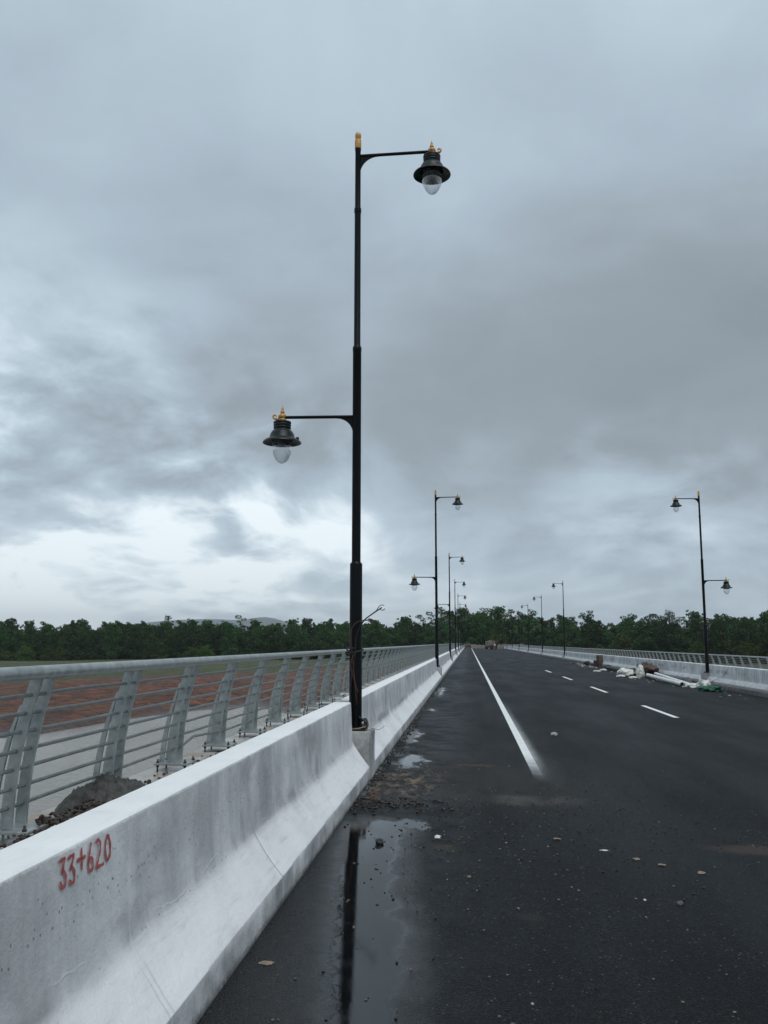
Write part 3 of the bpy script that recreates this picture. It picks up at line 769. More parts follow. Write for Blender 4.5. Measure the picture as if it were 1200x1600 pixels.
# loose cables on the foreground lamp only (local to its base)
def cable(pts, r, mat=None, n=6):
    q = [Vector(p) for p in pts]; out = []
    for i in range(len(q) - 1):
        p0 = q[max(i - 1, 0)]; p1 = q[i]; p2 = q[i + 1]; p3 = q[min(i + 2, len(q) - 1)]
        for t in (0, .2, .4, .6, .8): out.append(.5 * ((2 * p1) + (p2 - p0) * t + (2 * p0 - 5 * p1 + 4 * p2 - p3) * t * t + (3 * p1 - p0 - 3 * p2 + p3) * t ** 3))
    out.append(q[-1]); b = MB(); b.tube(out, r, n); return b.build('cable', mat or M['cable'], lamp0)
cable([(-.03, -.085, .1), (-.05, -.09, .5), (.0, -.092, .85), (.02, -.095, 1.12), (.10, -.10, 1.30), (.22, -.10, 1.40), (.33, -.08, 1.475)], .0085)
cable([(.03, -.09, .3), (-.02, -.094, .8), (-.045, -.097, 1.15), (.0, -.11, 1.27), (.09, -.11, 1.315), (.20, -.10, 1.32), (.27, -.10, 1.315)], .007, M['rustwire'])
cable([(.26, -.09, 1.43), (.31, -.09, 1.50), (.36, -.08, 1.50)], .005)
cable([(.30, -.085, 1.46), (.34, -.10, 1.44), (.37, -.1, 1.46)], .005)
cable([(-.10, -.05, .9), (-.11, -.07, .935), (-.02, -.1, .93), (.07, -.08, .95), (.09, 0, .97), (0, .085, .96), (-.09, .0, .95), (-.10, -.05, .985), (0, -.1, .98)], .010)
cable([(.04, -.085, .45), (-.01, -.092, .62), (-.05, -.09, .78), (.0, -.098, .92)], .008, M['rustwire'])
cable([(-.055, -.07, .30), (-.12, -.1, .22), (-.20, -.14, .12), (-.26, -.2, .14)], .006)
cable([(.10, -.06, .03), (.16, -.1, .01), (.22, -.08, .03), (.30, -.12, .02), (.36, -.05, .06)], .004, M['wire'])
cable([(-.05, -.14, .03), (.05, -.17, .035), (.12, -.14, .05), (.15, -.05, .04)], .006, M['wire'])
cable([(.05, -.075, .16), (.12, -.1, .12), (.15, -.08, .05), (.10, -.03, .03)], .014)
cable([(.07, -.06, .10), (.13, -.05, .14), (.16, -.09, .07), (.12, -.13, .03)], .012)

# ------------------------------------------------------------------ heaps on the ledge
def heap(name, cx_, cy, z0, rx, ry, h, mat, seed, amp=.18, fr=8, sub=40):
    b = MB(); vs = []; n = sub
    for j in range(n + 1):
        for i in range(n + 1):
            u = -1 + 2 * i / n; v_ = -1 + 2 * j / n
            r = math.sqrt(u * u + v_ * v_)
            p = Vector((cx_ + u * rx, cy + v_ * ry, 0))
            e = max(0, 1 - (r * (1 + .25 * noise.noise(p * 3 + Vector((seed, 0, 0))))) ** 1.6)
            hh = h * e ** .8
            hh *= 1 + amp * noise.noise(p * fr + Vector((0, seed, 0))) + amp * .6 * noise.noise(p * fr * 3) + amp * .4 * noise.noise(p * fr * 8)
            vs.append((p.x, p.y, z0 + hh - .01))
    b.add(vs, [(j * (n + 1) + i, j * (n + 1) + i + 1, (j + 1) * (n + 1) + i + 1, (j + 1) * (n + 1) + i) for j in range(n) for i in range(n)], 0, True)
    return b.build(name, mat)
o = heap('sand_heap', -1.83, 4.52, LEDGE,   .24, .42, .135, M['sand'], 3, .40, 13, 110)
tag(o, 'damp grey heap of sand on the ledge at the foot of a railing post', 'sand heap')
rr = random.Random(11)
def scatter(name, n, fn, mats, size, kind='stuff', flat=.75, sub=1):
    b = MB()
    for i in range(n):
        x, y, z = fn(); s = size() 
        b.blob((x, y, z + s * .3), (s * rr.uniform(.7, 1.3), s * rr.uniform(.7, 1.3), s * flat * rr.uniform(.7, 1.1)), rr.random() * 50, .45, 1.6, sub, Matrix.Rotation(rr.uniform(0, 6.28), 3, 'Z'), rr.randrange(len(mats)), False)
    o = b.build(name, mats); o['kind'] = kind
    return o
def ledge_rub():
    y = 2.9 + 1.35 * rr.random() ** .8
    return (-1.63 - .20 * rr.random() ** 1.2, y, LEDGE + .085 * rr.random() * max(0, min(1, (y - 2.9) * 1.2)))
tag(scatter('rubble', 900, ledge_rub, [M['clod'], M['clod'], M['sand'], M['clod'], M['clod'], M['redclod'], M['clod']], lambda: rr.uniform(.003, .014)))
for px, py, s in ((-1.83, 3.80, .036), (-1.79, 3.86, .026)):
    b = MB(); b.blob((px, py, LEDGE + .055), (s, s * .9, s * .8), py, .4, 2, 2, None, 0, True)
    tag(b.build('clod', M['clod']), 'round dark clod on the rubble, the bigger of a pair' if s > .03 else 'round dark clod on the rubble, the smaller of a pair', 'clod')
tag(scatter('ledge_gravel', 110, lambda: (-1.66 - .3 * rr.random(), 4.9 + 2.2 * rr.random() ** 1.5, LEDGE), [M['clod'], M['crumb'], M['redclod']], lambda: rr.uniform(.004, .014)))

# ------------------------------------------------------------------ grit and stones on the road
def onroad(x, y): return (x, y, zroad(x))
def gutter():
    y = 9.4 + 46 * rr.random() ** 2.2
    return onroad(XL + .015 + abs(rr.gauss(0, .05)), y)
tag(scatter('gutter_crumbs', 900, gutter, [M['crumb'], M['crumb'], M['grey']], lambda: rr.uniform(.006, .024)))
def mudc():
    a = rr.gauss(0, .28); return onroad(max(XL + .02, -.82 + a), 9.15 + rr.gauss(0, .22) + .25 * a)
tag(scatter('asphalt_rubble', 150, mudc, [M['crumb'], M['crumb'], M['clod'], M['crumb']], lambda: rr.uniform(.006, .026)))
tag(scatter('soil_crumbs', 110, lambda: onroad(max(XL + .02, -.85 + rr.gauss(0, .28)), 10.7 + rr.gauss(0, .8)), [M['clod'], M['tan'], M['crumb'], M['grey']], lambda: rr.uniform(.004, .016)))
def grit():
    while True:
        x = -.9 + 3.8 * rr.random(); y = 3.4 + 10 * rr.random() ** 1.2
        if rr.random() < math.exp(-((x + .05) ** 2) / .5 - ((y - 8.3) ** 2) / 3.5) or rr.random() < .2: return onroad(x, y)
tag(scatter('grit', 900, grit, [M['grey'], M['crumb'], M['tan'], M['crumb'], M['grey']], lambda: rr.uniform(.003, .010)))
tag(scatter('dark_grit', 420, lambda: onroad(.85 + rr.gauss(0, .8), 8.6 + rr.gauss(0, 1.2)), [M['crumb'], M['crumb'], M['clod']], lambda: rr.uniform(.004, .012)))
def stone(x, y, s, mat, label=None, group=None, flat=.7, name='stone', ang=0, el=1.0):
    b = MB(); b.blob((0, 0, s * flat * .45), (s * el, s, s * flat), x * 31 + y, .38, 1.7, 2, None, 0, False)
    o = b.build(name, mat); o.location = onroad(x, y); o.rotation_euler = (0, 0, ang)
    tag(o, label, 'stone' if name == 'stone' else name.split('_')[-1], group)
stone(1.51, 16.5, .062, M['pale'], 'round pale stone alone on the road right of the edge line')
stone(-.28, 7.7, .028, M['white'], 'bright white pebble on the grit near the puddle')
stone(-.74, 7.42, .036, M['crumb'], 'black square lump of asphalt lying in the puddle', flat=.8)
stone(-1.04, 4.67, .03, M['tan'], 'flat tan leaf shaped chip on the wet film by the barrier', flat=.12, name='stone_chip', ang=.3, el=1.4)
stone(1.32, 6.08, .021, M['grey'], 'grey green stone at the lower right of the road')
stone(1.06, 7.52, .019, M['white'], 'thin white sliver lying among leaves on the road', flat=.12, name='white_chip', el=2)
stone(-.02, 6.5, .015, M['tan'], 'tan stone on the road below the muddy patch')
for i, (x, y) in enumerate(((.72, 7.85), (1.26, 7.25), (1.42, 7.1), (1.66, 6.9))):
    b = MB(); pts = []
    rx = random.Random(i)
    N = 11
    vs = [(0, 0, .008)] + [((.035 + .014 * rx.random()) * math.cos(a) * 1.3, (.03 + .016 * rx.random()) * math.sin(a), .004 + .012 * rx.random()) for a in [2 * math.pi * j / N for j in range(N)]]
    b.add(vs, [(0, j + 1, (j + 1) % N + 1) for j in range(N)]); o = b.build('fallen_leaf', M['tan'])
    sol = o.modifiers.new('thick', 'SOLIDIFY'); sol.thickness = .002
    o.location = onroad(x, y); o.rotation_euler = (0, 0, i); o.scale = (.55, .8, .8)
    tag(o, 'small curled brown leaf on the dark asphalt', 'leaf', 'fallen leaves on the asphalt')
rs = random.Random(5)
for i in range(34):
    y = 3.9 + 10 * rs.random() ** 1.3; x = -.9 + rs.random() * (1.6 + y * .42)
    s = rs.uniform(.004, .011)
    stone(x, y, s, [M['pale'], M['grey'], M['tan'], M['grey']][i % 4] if i % 9 else M['white'], 'small pebble lying on the black asphalt', 'pebbles scattered over the road', ang=i)

# ------------------------------------------------------------------ rubbish along the right barrier
def cloth(name, c, d, mat, seed, amp=.35, label=None, cat=None, group=None):
    b = MB(); b.blob((0, 0, 0), d, seed, amp, 1.6, 4, None, 0, True)
    for i, (x, y, z) in enumerate(b.v):
        p = Vector((x * 9, y * 9, z * 9)); k = .045 * noise.noise(p + Vector((seed, 0, 0))) + .03 * noise.noise(p * 2.3)
        b.v[i] = (x + k, y + k * .6, max(z + k, -d[2] * .55))
    o = b.build(name, mat); o.location = (c[0], c[1], zroad(c[0]) + d[2] * .55); tag(o, label, cat, group); return o
cloth('tarpaulin', (9.35, 48.6), (.50, 1.35, .46), M['tarp'], 2, .5, 'crumpled dark brown tarpaulin heaped against the right barrier', 'tarpaulin')
cloth('tarpaulin', (9.05, 51.0), (.42, 1.3, .26), M['tarp'], 6, .5, 'low flap of brown tarpaulin beside the slumped white sack', 'tarpaulin')
cloth('white_sack', (8.40, 49.3), (.42, .75, .26), M['sack'], 4, .3, 'slumped white sack lying low on the road by the tarpaulin', 'sack')
cloth('white_sack', (8.72, 46.9), (.20, .34, .42), M['sack'], 9, .3, 'upright white sack standing in front of the brown tarpaulin', 'sack')
for i, (x, y, a, l) in enumerate(((8.32, 46.6, .42, 'flat white scrap lying at the foot of the upright sack'), (8.0, 48.3, .3, 'flat white scrap lying in front of the slumped sack'), (7.9, 56.5, .26, 'thin white scrap lying far left of the sacks'), (8.7, 59.5, .22, 'flat white scrap beside the black hose'), (9.25, 35.6, .22, 'last white scrap, just past the green cloth'))):
    cloth('scrap', (x, y), (.22, a, .05), M['sack'], 20 + i, .4, l, 'scrap')
def pipe(x0, y0, x1, y1, r, h0, h1, mat, label, name='pipe'):
    b = MB(); p0 = Vector((x0, y0, zroad(x0) + r + h0)); p1 = Vector((x1, y1, zroad(x1) + r + h1)); d = (p1 - p0); n_ = 14
    b.tube([p0, p0 + d * .04, p0 + d * .5, p0 + d * .96, p1], r, 14, cap=False); b.tube([p1, p0 + d * .5, p0], r * .86, 14, cap=False)
    tag(b.build(name, mat), label, 'pipe')
pipe(8.95, 46.2, 8.78, 38.2, .088, .10, 0, M['pvc'], 'white plastic pipe on the road, the nearer to the lane of the pair')
pipe(9.50, 47.0, 9.02, 37.8, .080, .16, 0, M['pvc'], 'white plastic pipe on the road, the nearer to the barrier of the pair')
pipe(9.35, 62.0, 9.25, 53.0, .10, .05, .02, M['black'], 'dirty black hose lying by the barrier left of the tarpaulin', 'hose')
cloth('hose_coil', (9.5, 62.6), (.22, .35, .2), M['black'], 15, .35, 'black bundle at the far end of the black hose', 'bundle')
b = MB(); b.bevelbox((0, 0, .12), (.3, .62, .24), .02); b.bevelbox((-.05, -.05, .27), (.26, .5, .06), .01)
o = b.build('concrete_block', M['block']); o.location = onroad(9.62, 41.0); o.rotation_euler = (0, 0, .1); tag(o, 'grey concrete block at the barrier foot below the big right lamp', 'block')
b = MB(); b.bevelbox((0, 0, .05), (.3, 1.5, .07), .012); o = b.build('plank', M['block']); o.location = onroad(9.55, 43.2); tag(o, 'flat grey plank lying behind the white pipes', 'plank')
for i, (x, y, d, l) in enumerate(((9.0, 37.3, (.26, .38, .12), 'white rag at the near end of the white pipes'), (9.35, 37.0, (.25, .42, .22), 'cream rag bunched below the big right lamp'), (9.1, 35.9, (.16, .3, .07), 'small pale rag touching the green cloth'))):
    cloth('rag', (x, y), d, M['sack'], 30 + i, .4, l, 'rag')
cloth('green_cloth', (8.98, 34.7), (.36, .45, .13), M['green'], 41, .45, 'crumpled dark green cloth on the road below the right barrier', 'cloth')
root = empty('board', (9.76, 68.2, zroad(9.76)))
tag(root, 'weathered brown board propped upright against the right barrier, the taller of two', 'board')
b = MB(); b.bevelbox((0, 0, .45), (.06, .52, .90), .008, Matrix.Rotation(R(-7), 3, 'Y')); root.rotation_euler = (0, 0, R(62)); b.build('face_board', M['board'], root)
b = MB(); b.bevelbox((-.05, .1, .44), (.04, .1, .84), .006, Matrix.Rotation(R(-7), 3, 'Y')); b.build('batten', M['darkboard'], root)
b = MB(); b.bevelbox((0, 0, .26), (.06, .42, .50), .01, Matrix.Rotation(R(-9), 3, 'Y')); o = b.build('board', M['darkboard']); o.location = onroad(9.42, 67.6); o.rotation_euler = (0, 0, R(60))
tag(o, 'short dark board leaning in front of the tall weathered board', 'board')
cloth('dark_lump', (9.5, 73.5), (.2, .55, .22), M['black'], 51, .5, 'dark lump by the barrier beyond the propped boards', 'lump')
tag(scatter('litter', 90, lambda: onroad(9.1 + rr.gauss(0, .35), 70 + rr.gauss(0, 6)), [M['sack'], M['tan'], M['clod'], M['pale']], lambda: rr.uniform(.03, .12), flat=.25))
tag(scatter('litter', 130, lambda: onroad(9.0 + rr.gauss(0, .4), 44 + rr.gauss(0, 6)), [M['sack'], M['tan'], M['clod'], M['pale'], M['crumb']], lambda: rr.uniform(.015, .06), flat=.3))

b = MB(); b.tube([(10.16, 36.0, ZR + .93), (10.07, 36.15, ZR + .80), (10.05, 36.6, ZR + .58), (9.99, 37.3, ZR + .40), (9.90, 37.9, ZR + .26), (9.84, 38.1, ZR + .05)], .012, 6)
tag(b.build('rope', M['white']), 'pale rope hanging down the right barrier beside the big right lamp', 'rope')
# ------------------------------------------------------------------ lorry, car and person far down the road
def wheel(parent, x, y, r, wd):
    b = MB(); rot = Matrix.Rotation(math.pi / 2, 3, 'Y')
    t = MB(); t.lathe([(r * .6, -wd / 2), (r * .92, -wd / 2), (r, -wd * .35), (r, wd * .35), (r * .92, wd / 2), (r * .6, wd / 2)], 20)
    b.add([Vector((x, y, r)) + rot @ Vector(v) for v in t.v], t.f, 0, True); wl = b.build('wheel', M['tyre'], parent, 40)
    b = MB(); t = MB(); t.lathe([(r * .58, -wd * .42), (r * .3, -wd * .3), (r * .3, wd * .3), (r * .58, wd * .42)], 14); b.add([Vector((x, y, r)) + rot @ Vector(v) for v in t.v], t.f, 0, True); b.build('rim', M['block'], wl, 40)
lo = empty('lorry', (6.0, 238, zroad(6)), R(158)); lo.scale = (.82, .82, .85)
tag(lo, 'pale bodied lorry on a dark red chassis far down the road', 'lorry')
b = MB(); b.bevelbox((0, 0, .82), (.9, 6.2, .22), .02); b.bevelbox((0, 2.9, .7), (2.2, .16, .3), .02); b.build('chassis', M['chassis'], lo)
b = MB(); b.bevelbox((0, -2.1, 1.75), (2.25, 1.7, 1.65), .12); b.bevelbox((0, -2.95, 1.2), (2.2, .15, .5), .03); cb = b.build('cab', M['cab'], lo)
b = MB(); b.bevelbox((0, -2.962, 2.02), (1.9, .03, .62), .008); b.bevelbox((1.13, -2.2, 2.05), (.02, .8, .5), .006); b.bevelbox((-1.13, -2.2, 2.05), (.02, .8, .5), .006); b.build('windscreen', M['glass'], cb)
b = MB()
b.bevelbox((0, .95, 1.75), (2.2, 3.6, 1.5), .16); b.bevelbox((0, .95, 2.62), (.8, 1.0, .28), .08)
for yy in (-.4, .9, 2.2): b.bevelbox((0, yy, 1.75), (2.26, .08, 1.54), .02)
b.build('load_body', M['tank'], lo)
for sx in (-.95, .95):
    for yy in (-2.1, 1.2, 2.3): wheel(lo, sx, yy, .46, .28)
ca = empty('car', (-.06, 244, zroad(0)))
tag(ca, 'small dark red car parked at the far end by the left barrier', 'car')
b = MB()
sec = [(-1.75, .32, .75), (-1.7, .30, .92), (-1.0, .28, .98), (.9, .28, 1.0), (1.7, .3, .95), (1.78, .35, .7)]
vs = []
for y, z0, z1 in sec: vs += [(-.74, y, z0), (.74, y, z0), (.74, y, z1), (-.74, y, z1)]
fs = [(i * 4 + j, i * 4 + (j + 1) % 4, i * 4 + 4 + (j + 1) % 4, i * 4 + 4 + j) for i in range(5) for j in range(4)] + [(3, 2, 1, 0), (20, 21, 22, 23)]
b.add(vs, fs)
b.bevelbox((0, .1, 1.47), (1.16, 1.5, .05), .02)
b.build('body', M['carred'], ca)
b = MB(); vs = [(-.68, -1.3, .98), (.68, -1.3, .98), (.68, 1.4, .98), (-.68, 1.4, .98), (-.56, -.68, 1.445), (.56, -.68, 1.445), (.56, .85, 1.445), (-.56, .85, 1.445)]
b.add(vs, [(3, 2, 1, 0), (4, 5, 6, 7), (0, 1, 5, 4), (1, 2, 6, 5), (2, 3, 7, 6), (3, 0, 4, 7)]); b.build('window', M['glass'], ca)
for sx in (-.68, .68):
    for yy in (-1.15, 1.15): wheel(ca, sx, yy, .29, .18)
    b = MB(); b.bevelbox((sx * .85, -1.77, .78), (.2, .04, .12), .01); b.build('tail_light', simple('tail_light', (.3, .02, .02), .3), ca)

def person(loc, rz):
    J = {'pel': (0, 0, .92), 'wai': (0, 0, 1.08), 'che': (0, .0, 1.30), 'nek': (0, .01, 1.45), 'hd0': (0, 0, 1.53), 'hd1': (0, -.01, 1.66)}
    E = [('pel', 'wai'), ('wai', 'che'), ('che', 'nek'), ('nek', 'hd0'), ('hd0', 'hd1')]
    Rr = {'pel': (.15, .11), 'wai': (.13, .10), 'che': (.16, .115), 'nek': (.055, .055), 'hd0': (.085, .095), 'hd1': (.075, .085)}
    for s, nm, ly, in ((-1, 'l', -.14), (1, 'r', .12)):
        J['hip' + nm] = (s * .095, 0, .86); J['kne' + nm] = (s * .11, ly * .45 - .02, .48); J['ank' + nm] = (s * .11, ly, .08); J['toe' + nm] = (s * .125, ly - .15, .035)
        J['sho' + nm] = (s * .175, 0, 1.385); J['elb' + nm] = (s * .235, .03, 1.12); J['wri' + nm] = (s * .235, -.06, .90); J['han' + nm] = (s * .23, -.08, .82)
        E += [('pel', 'hip' + nm), ('hip' + nm, 'kne' + nm), ('kne' + nm, 'ank' + nm), ('ank' + nm, 'toe' + nm), ('che', 'sho' + nm), ('sho' + nm, 'elb' + nm), ('elb' + nm, 'wri' + nm), ('wri' + nm, 'han' + nm)]
        Rr.update({'hip' + nm: (.088, .09), 'kne' + nm: (.058, .06), 'ank' + nm: (.04, .045), 'toe' + nm: (.035, .03), 'sho' + nm: (.055, .06), 'elb' + nm: (.042, .042), 'wri' + nm: (.028, .03), 'han' + nm: (.03, .022)})
        for f, (dx, dz) in enumerate(((-.02, -.075), (-.007, -.085), (.007, -.08), (.02, -.065))):
            J['f%d' % f + nm] = (s * .23 + dx * .4, -.085 + dx, .82 + dz); E.append(('han' + nm, 'f%d' % f + nm)); Rr['f%d' % f + nm] = (.008, .008)
        J['t' + nm] = (s * .215, -.125, .80); E.append(('han' + nm, 't' + nm)); Rr['t' + nm] = (.009, .009)
    keys = list(J)
    me = bpy.data.meshes.new('person'); me.from_pydata([J[k] for k in keys], [(keys.index(a), keys.index(c)) for a, c in E], [])
    o = bpy.data.objects.new('person', me); col.objects.link(o)
    sk = o.modifiers.new('skin', 'SKIN'); sk.use_smooth_shade = True
    for i, k in enumerate(keys): me.skin_vertices[0].data[i].radius = Rr[k]
    me.skin_vertices[0].data[keys.index('pel')].use_root = True
    ss_ = o.modifiers.new('sub', 'SUBSURF'); ss_.levels = 1; ss_.render_levels = 1
    m = Mat('person_skin_and_clothes'); z = m.n('SeparateXYZ', {0: m.obj()}).outputs[2]; xx = m.math('ABSOLUTE', m.n('SeparateXYZ', {0: m.obj()}).outputs[0])
    c = m.mix(m.ss(z, .93, .94), (.025, .027, .034), (.52, .46, .42))
    c = m.mix(m.ss(z, 1.455, 1.46), c, (.22, .12, .075)); c = m.mix(m.math('MULTIPLY', m.ss(xx, .19, .195), m.ss(z, 1.16, 1.15)), c, (.22, .12, .075)); c = m.mix(m.ss(z, .09, .08), c, (.02, .02, .02))
    m.bsdf(color=c, rough=.75); me.materials.append(m.m)
    b = MB(); b.blob((0, .012, 1.665), (.088, .098, .085), 3, .08, 2, 2); b.build('hair', M['hair'], o)
    fc = MB(); fc.blob((0, -.098, 1.60), (.014, .022, .02), 1, .05, 1, 1)
    for s in (-1, 1): fc.blob((s * .088, 0, 1.605), (.012, .022, .032), 2, .05, 1, 1)
    fc.build('nose_and_ears', M['skin'], o)
    o.location = loc; o.rotation_euler = (0, 0, rz)
    return o
p = person((5.97, 206.5, zroad(5.97)), .4)
tag(p, 'person in a pale shirt and dark trousers standing on the road beside the lorry', 'person')
# low bank of tan earth across the unfinished end of the road
b = MB(); vs = []; NX, NY = 60, 10
for j in range(NY + 1):
    for i in range(NX + 1):
        x = -6 + 22 * i / NX; v_ = j / NY; y = 256 + 8 * v_
        q = Vector((x * .6, y * .6, 0)); h = 1.35 * math.sin(math.pi * v_) ** .7 * (1 + .35 * noise.noise(q) + .2 * noise.noise(q * 3))
        vs.append((x, y + .6 * noise.noise(q * 1.3), -.35 + h))
b.add(vs, [(j * (NX + 1) + i, j * (NX + 1) + i + 1, (j + 1) * (NX + 1) + i + 1, (j + 1) * (NX + 1) + i) for j in range(NY) for i in range(NX)], 0, True)
tag(b.build('earth_bank', M['heap']), 'low bank of tan earth across the far end of the road', 'earth bank')

# ------------------------------------------------------------------ terrain, river, hills
def shore(x):
    p = [(-400, 20), (-150, 36), (-60, 46), (-29, 56), (-27.5, 70), (-25, 79), (-21, 86), (-17, 79), (-13, 73), (-5, 70), (20, 66), (120, 60), (400, 40)]
    for (a, ya), (c, yc) in zip(p, p[1:]):
        if a <= x <= c: return ya + (yc - ya) * (x - a) / (c - a)
    return 20
def zter(x, y):
    s = y - shore(max(-399, min(399, x)))
    q = Vector((x * .05, y * .05, 0))
    if s < 0: return WATER + max(-2.5, s * .12)
    lift = .75 * (1 - math.exp(-s / 18)) + .25 * noise.noise(q) * min(1, s / 15) + .10 * noise.noise(q * 6) * min(1, s / 6)
    near = max(0, 1 - abs(x + 2) / 34.0)
    lift += 1.0 * near * (1 - math.exp(-s / 25)) + .22 * noise.noise(q * 11) * min(1, s / 5) + .16 * noise.noise(q * 27) * min(1, s / 4)
    # embankment carrying the road beyond the bridge
    e = max(0, min(1, (y - 236) / 26)) * max(0, min(1, 1.6 - abs(x - 4.3) / 9))
    z = WATER + lift
    return z * (1 - e) + (-.75) * e
gx = sorted(set([round(v, 2) for v in list(np.linspace(-46, -6, 84)) + list(np.linspace(-260, -60, 50)) + list(np.linspace(-60, 60, 100)) + list(np.linspace(60, 260, 40)) + [-6500, -3500, -1800, -900, -450, 450, 900, 1800, 3500, 6500]]))
gy = sorted(set([round(v, 2) for v in list(np.linspace(50, 120, 130)) + list(np.linspace(-60, 20, 12)) + list(np.linspace(24, 130, 90)) + list(np.linspace(132, 340, 60)) + [-3000, -1200, -500, -200, 420, 600, 900, 1500, 2500, 4000, 6500]]))
sheet('ground', gx, gy, zter, M['terrain'])
sheet('river', [-6500, -400, -60, 60, 400, 6500], [-3000, -200, 0, 100, 200, 330], lambda x, y: WATER, M['water'])
b = MB(); vs = []; NX, NY = 140, 12
for j in range(NY + 1):
    for i in range(NX + 1):
        x = -4200 + 8400 * i / NX; v_ = j / NY
        X = x / 1.55; q = Vector((X * .0022, v_ * 1.5, 3.1))
        env = 62 + 48 * math.exp(-((X + 1280) / 330) ** 2) + 30 * math.exp(-((X + 950) / 120) ** 2) + 20 * math.exp(-((X - 200) / 350) ** 2) - 18 * math.exp(-((X + 1850) / 250) ** 2)
        h = 1.66 * (env + 14 * noise.noise(q) + 7 * noise.noise(q * 4)) * math.sin(math.pi * v_ * .5) ** .6
        vs.append((x, 5800 + 700 * v_, -4 + h))
b.add(vs, [(j * (NX + 1) + i, j * (NX + 1) + i + 1, (j + 1) * (NX + 1) + i + 1, (j + 1) * (NX + 1) + i) for j in range(NY) for i in range(NX)], 0, True)
tag(b.build('hills', M['hills']), kind='structure')

# ------------------------------------------------------------------ forest
def leaf_mesh(name, blobs, per, size, mat, seed, droop=0.0, narrow=.55):
    """crown of single leaf-clump faces spread through the given blobs [(centre, radii)]"""
    g = np.random.default_rng(seed)
    P = []; 
    for c, r in blobs:
        n = int(per * (r[0] * r[1] * r[2]) ** (2 / 3))
        d = g.normal(size=(n, 3)); d /= np.linalg.norm(d, axis=1)[:, None]
        rad = (.45 + .60 * g.random(n) ** .5)[:, None]
        P.append(np.array(c) + d * rad * np.array(r))
    P = np.concatenate(P); n = len(P)
    a = g.normal(size=(n, 3)); a[:, 2] -= droop; a /= np.linalg.norm(a, axis=1)[:, None]
    t = g.normal(size=(n, 3)); t -= a * (t * a).sum(1)[:, None]; t /= np.linalg.norm(t, axis=1)[:, None]
    s = size * (.5 + g.random(n))[:, None]
    u = a * s; v = t * s * narrow; nn = np.cross(a, t) * s * .18
    V = np.stack([P - u, P + v * .8 + nn, P + u, P - v + nn], 1).reshape(-1, 3)
    me = bpy.data.meshes.new(name)
    me.vertices.add(4 * n); me.vertices.foreach_set('co', V.astype('f').ravel())
    me.loops.add(4 * n); me.loops.foreach_set('vertex_index', np.arange(4 * n, dtype='i'))
    me.polygons.add(n); me.polygons.foreach_set('loop_start', np.arange(0, 4 * n, 4, dtype='i')); 
    me.materials.append(mat); me.update(calc_edges=True); me.validate()
    return me
def trunk_mesh(name, H, r, tips, seed, lean=(0, 0)):
    b = MB(); rx = random.Random(seed)
    def q(t): return Vector((lean[0] * t ** 2 + .15 * math.sin(t * 5 + seed), lean[1] * t ** 2 + .12 * math.sin(t * 4 + seed * 2), -.6 + (H + .6) * t))
    b.tube([q(i / 8) for i in range(9)], [r * (1.15 - .85 * i / 8) for i in range(9)], 8)
    for c in tips:
        c = Vector(c); t = max(.25, min(.95, (c.z / H) * .75)); s = q(t)
        m = s.lerp(c, .5) + Vector((0, 0, .25 + rx.uniform(-.2, .2)))
        b.tube([s, m, c], [r * .42, r * .28, r * .10], 5)
    o = b.build(name, M['bark']); me = o.data; bpy.data.objects.remove(o); return me
def proto_dense(seed, H, Wd, mat, base=.12, nb=24):
    Wd *= 1.22; rx = random.Random(seed); bl = []
    for i in range(nb):
        t = base + (1 - base) * (i + .5) / nb
        env = Wd * (.62 + .38 * math.sin(math.pi * min(1, t * .9 + .1))) * (1 if t < .7 else (1.0 - (t - .7) / .42))
        a = i * 2.4 + rx.uniform(-.5, .5); rr_ = env * math.sqrt(rx.random()) * .9
        s = rx.uniform(.85, 1.5) * (1.15 - .4 * t)
        bl.append(((rr_ * math.cos(a), rr_ * math.sin(a), H * t), (s * 1.3, s * 1.3, s * .85)))
    for i in range(26):
        a = rx.uniform(0, 6.28); t = rx.uniform(.45, 1.0); e = Wd * (1.25 if t < .7 else 1.3 - (t - .7) * 2.6); q_ = rx.uniform(.3, .62)
        bl.append(((e * math.cos(a) * rx.uniform(.5, 1), e * math.sin(a) * rx.uniform(.5, 1), H * t + rx.uniform(.2, 1.3)), (q_, q_, q_ * .9)))
    return leaf_mesh('crown', bl, 125, .27, mat, seed), trunk_mesh('trunk', H * .85, .2, [c for c, r in bl[::3]], seed)
def proto_tall(seed, H, mat, nb=11, lean=(0, 0), spread=1.9, low=.5, sz=.9, drp=0):
    rx = random.Random(seed); bl = []
    for i in range(nb):
        t = low + (1 - low) * (i + .5) / nb
        a = i * 2.4 + rx.uniform(-.6, .6); rr_ = spread * (1.1 - .6 * abs(t - .75) * 2) * rx.uniform(.3, 1)
        s = sz * rx.uniform(.6, 1.15)
        bl.append(((lean[0] * t ** 2 + rr_ * math.cos(a), lean[1] * t ** 2 + rr_ * math.sin(a), H * t), (s * 1.2, s * 1.2, s * .7)))
    return leaf_mesh('crown', bl, 75, .26, mat, seed, drp), trunk_mesh('trunk', H * .96, .15, [c for c, r in bl], seed, lean)
def proto_casuarina(seed, H, mat):
    rx = random.Random(seed); bl = []
    for i in range(34):
        t = .22 + .78 * (i + .5) / 34
        a = i * 2.4; rr_ = 4.6 * (1.08 - t) ** .7 * rx.uniform(.45, 1)
        s = rx.uniform(.6, 1.0)
        bl.append(((rr_ * math.cos(a), rr_ * math.sin(a), H * t + .3 * rr_), (s, s, s * 1.1)))
    return leaf_mesh('crown', bl, 85, .40, mat, seed, 0, .16), trunk_mesh('trunk', H * .95, .24, [c for c, r in bl[::2]], seed)
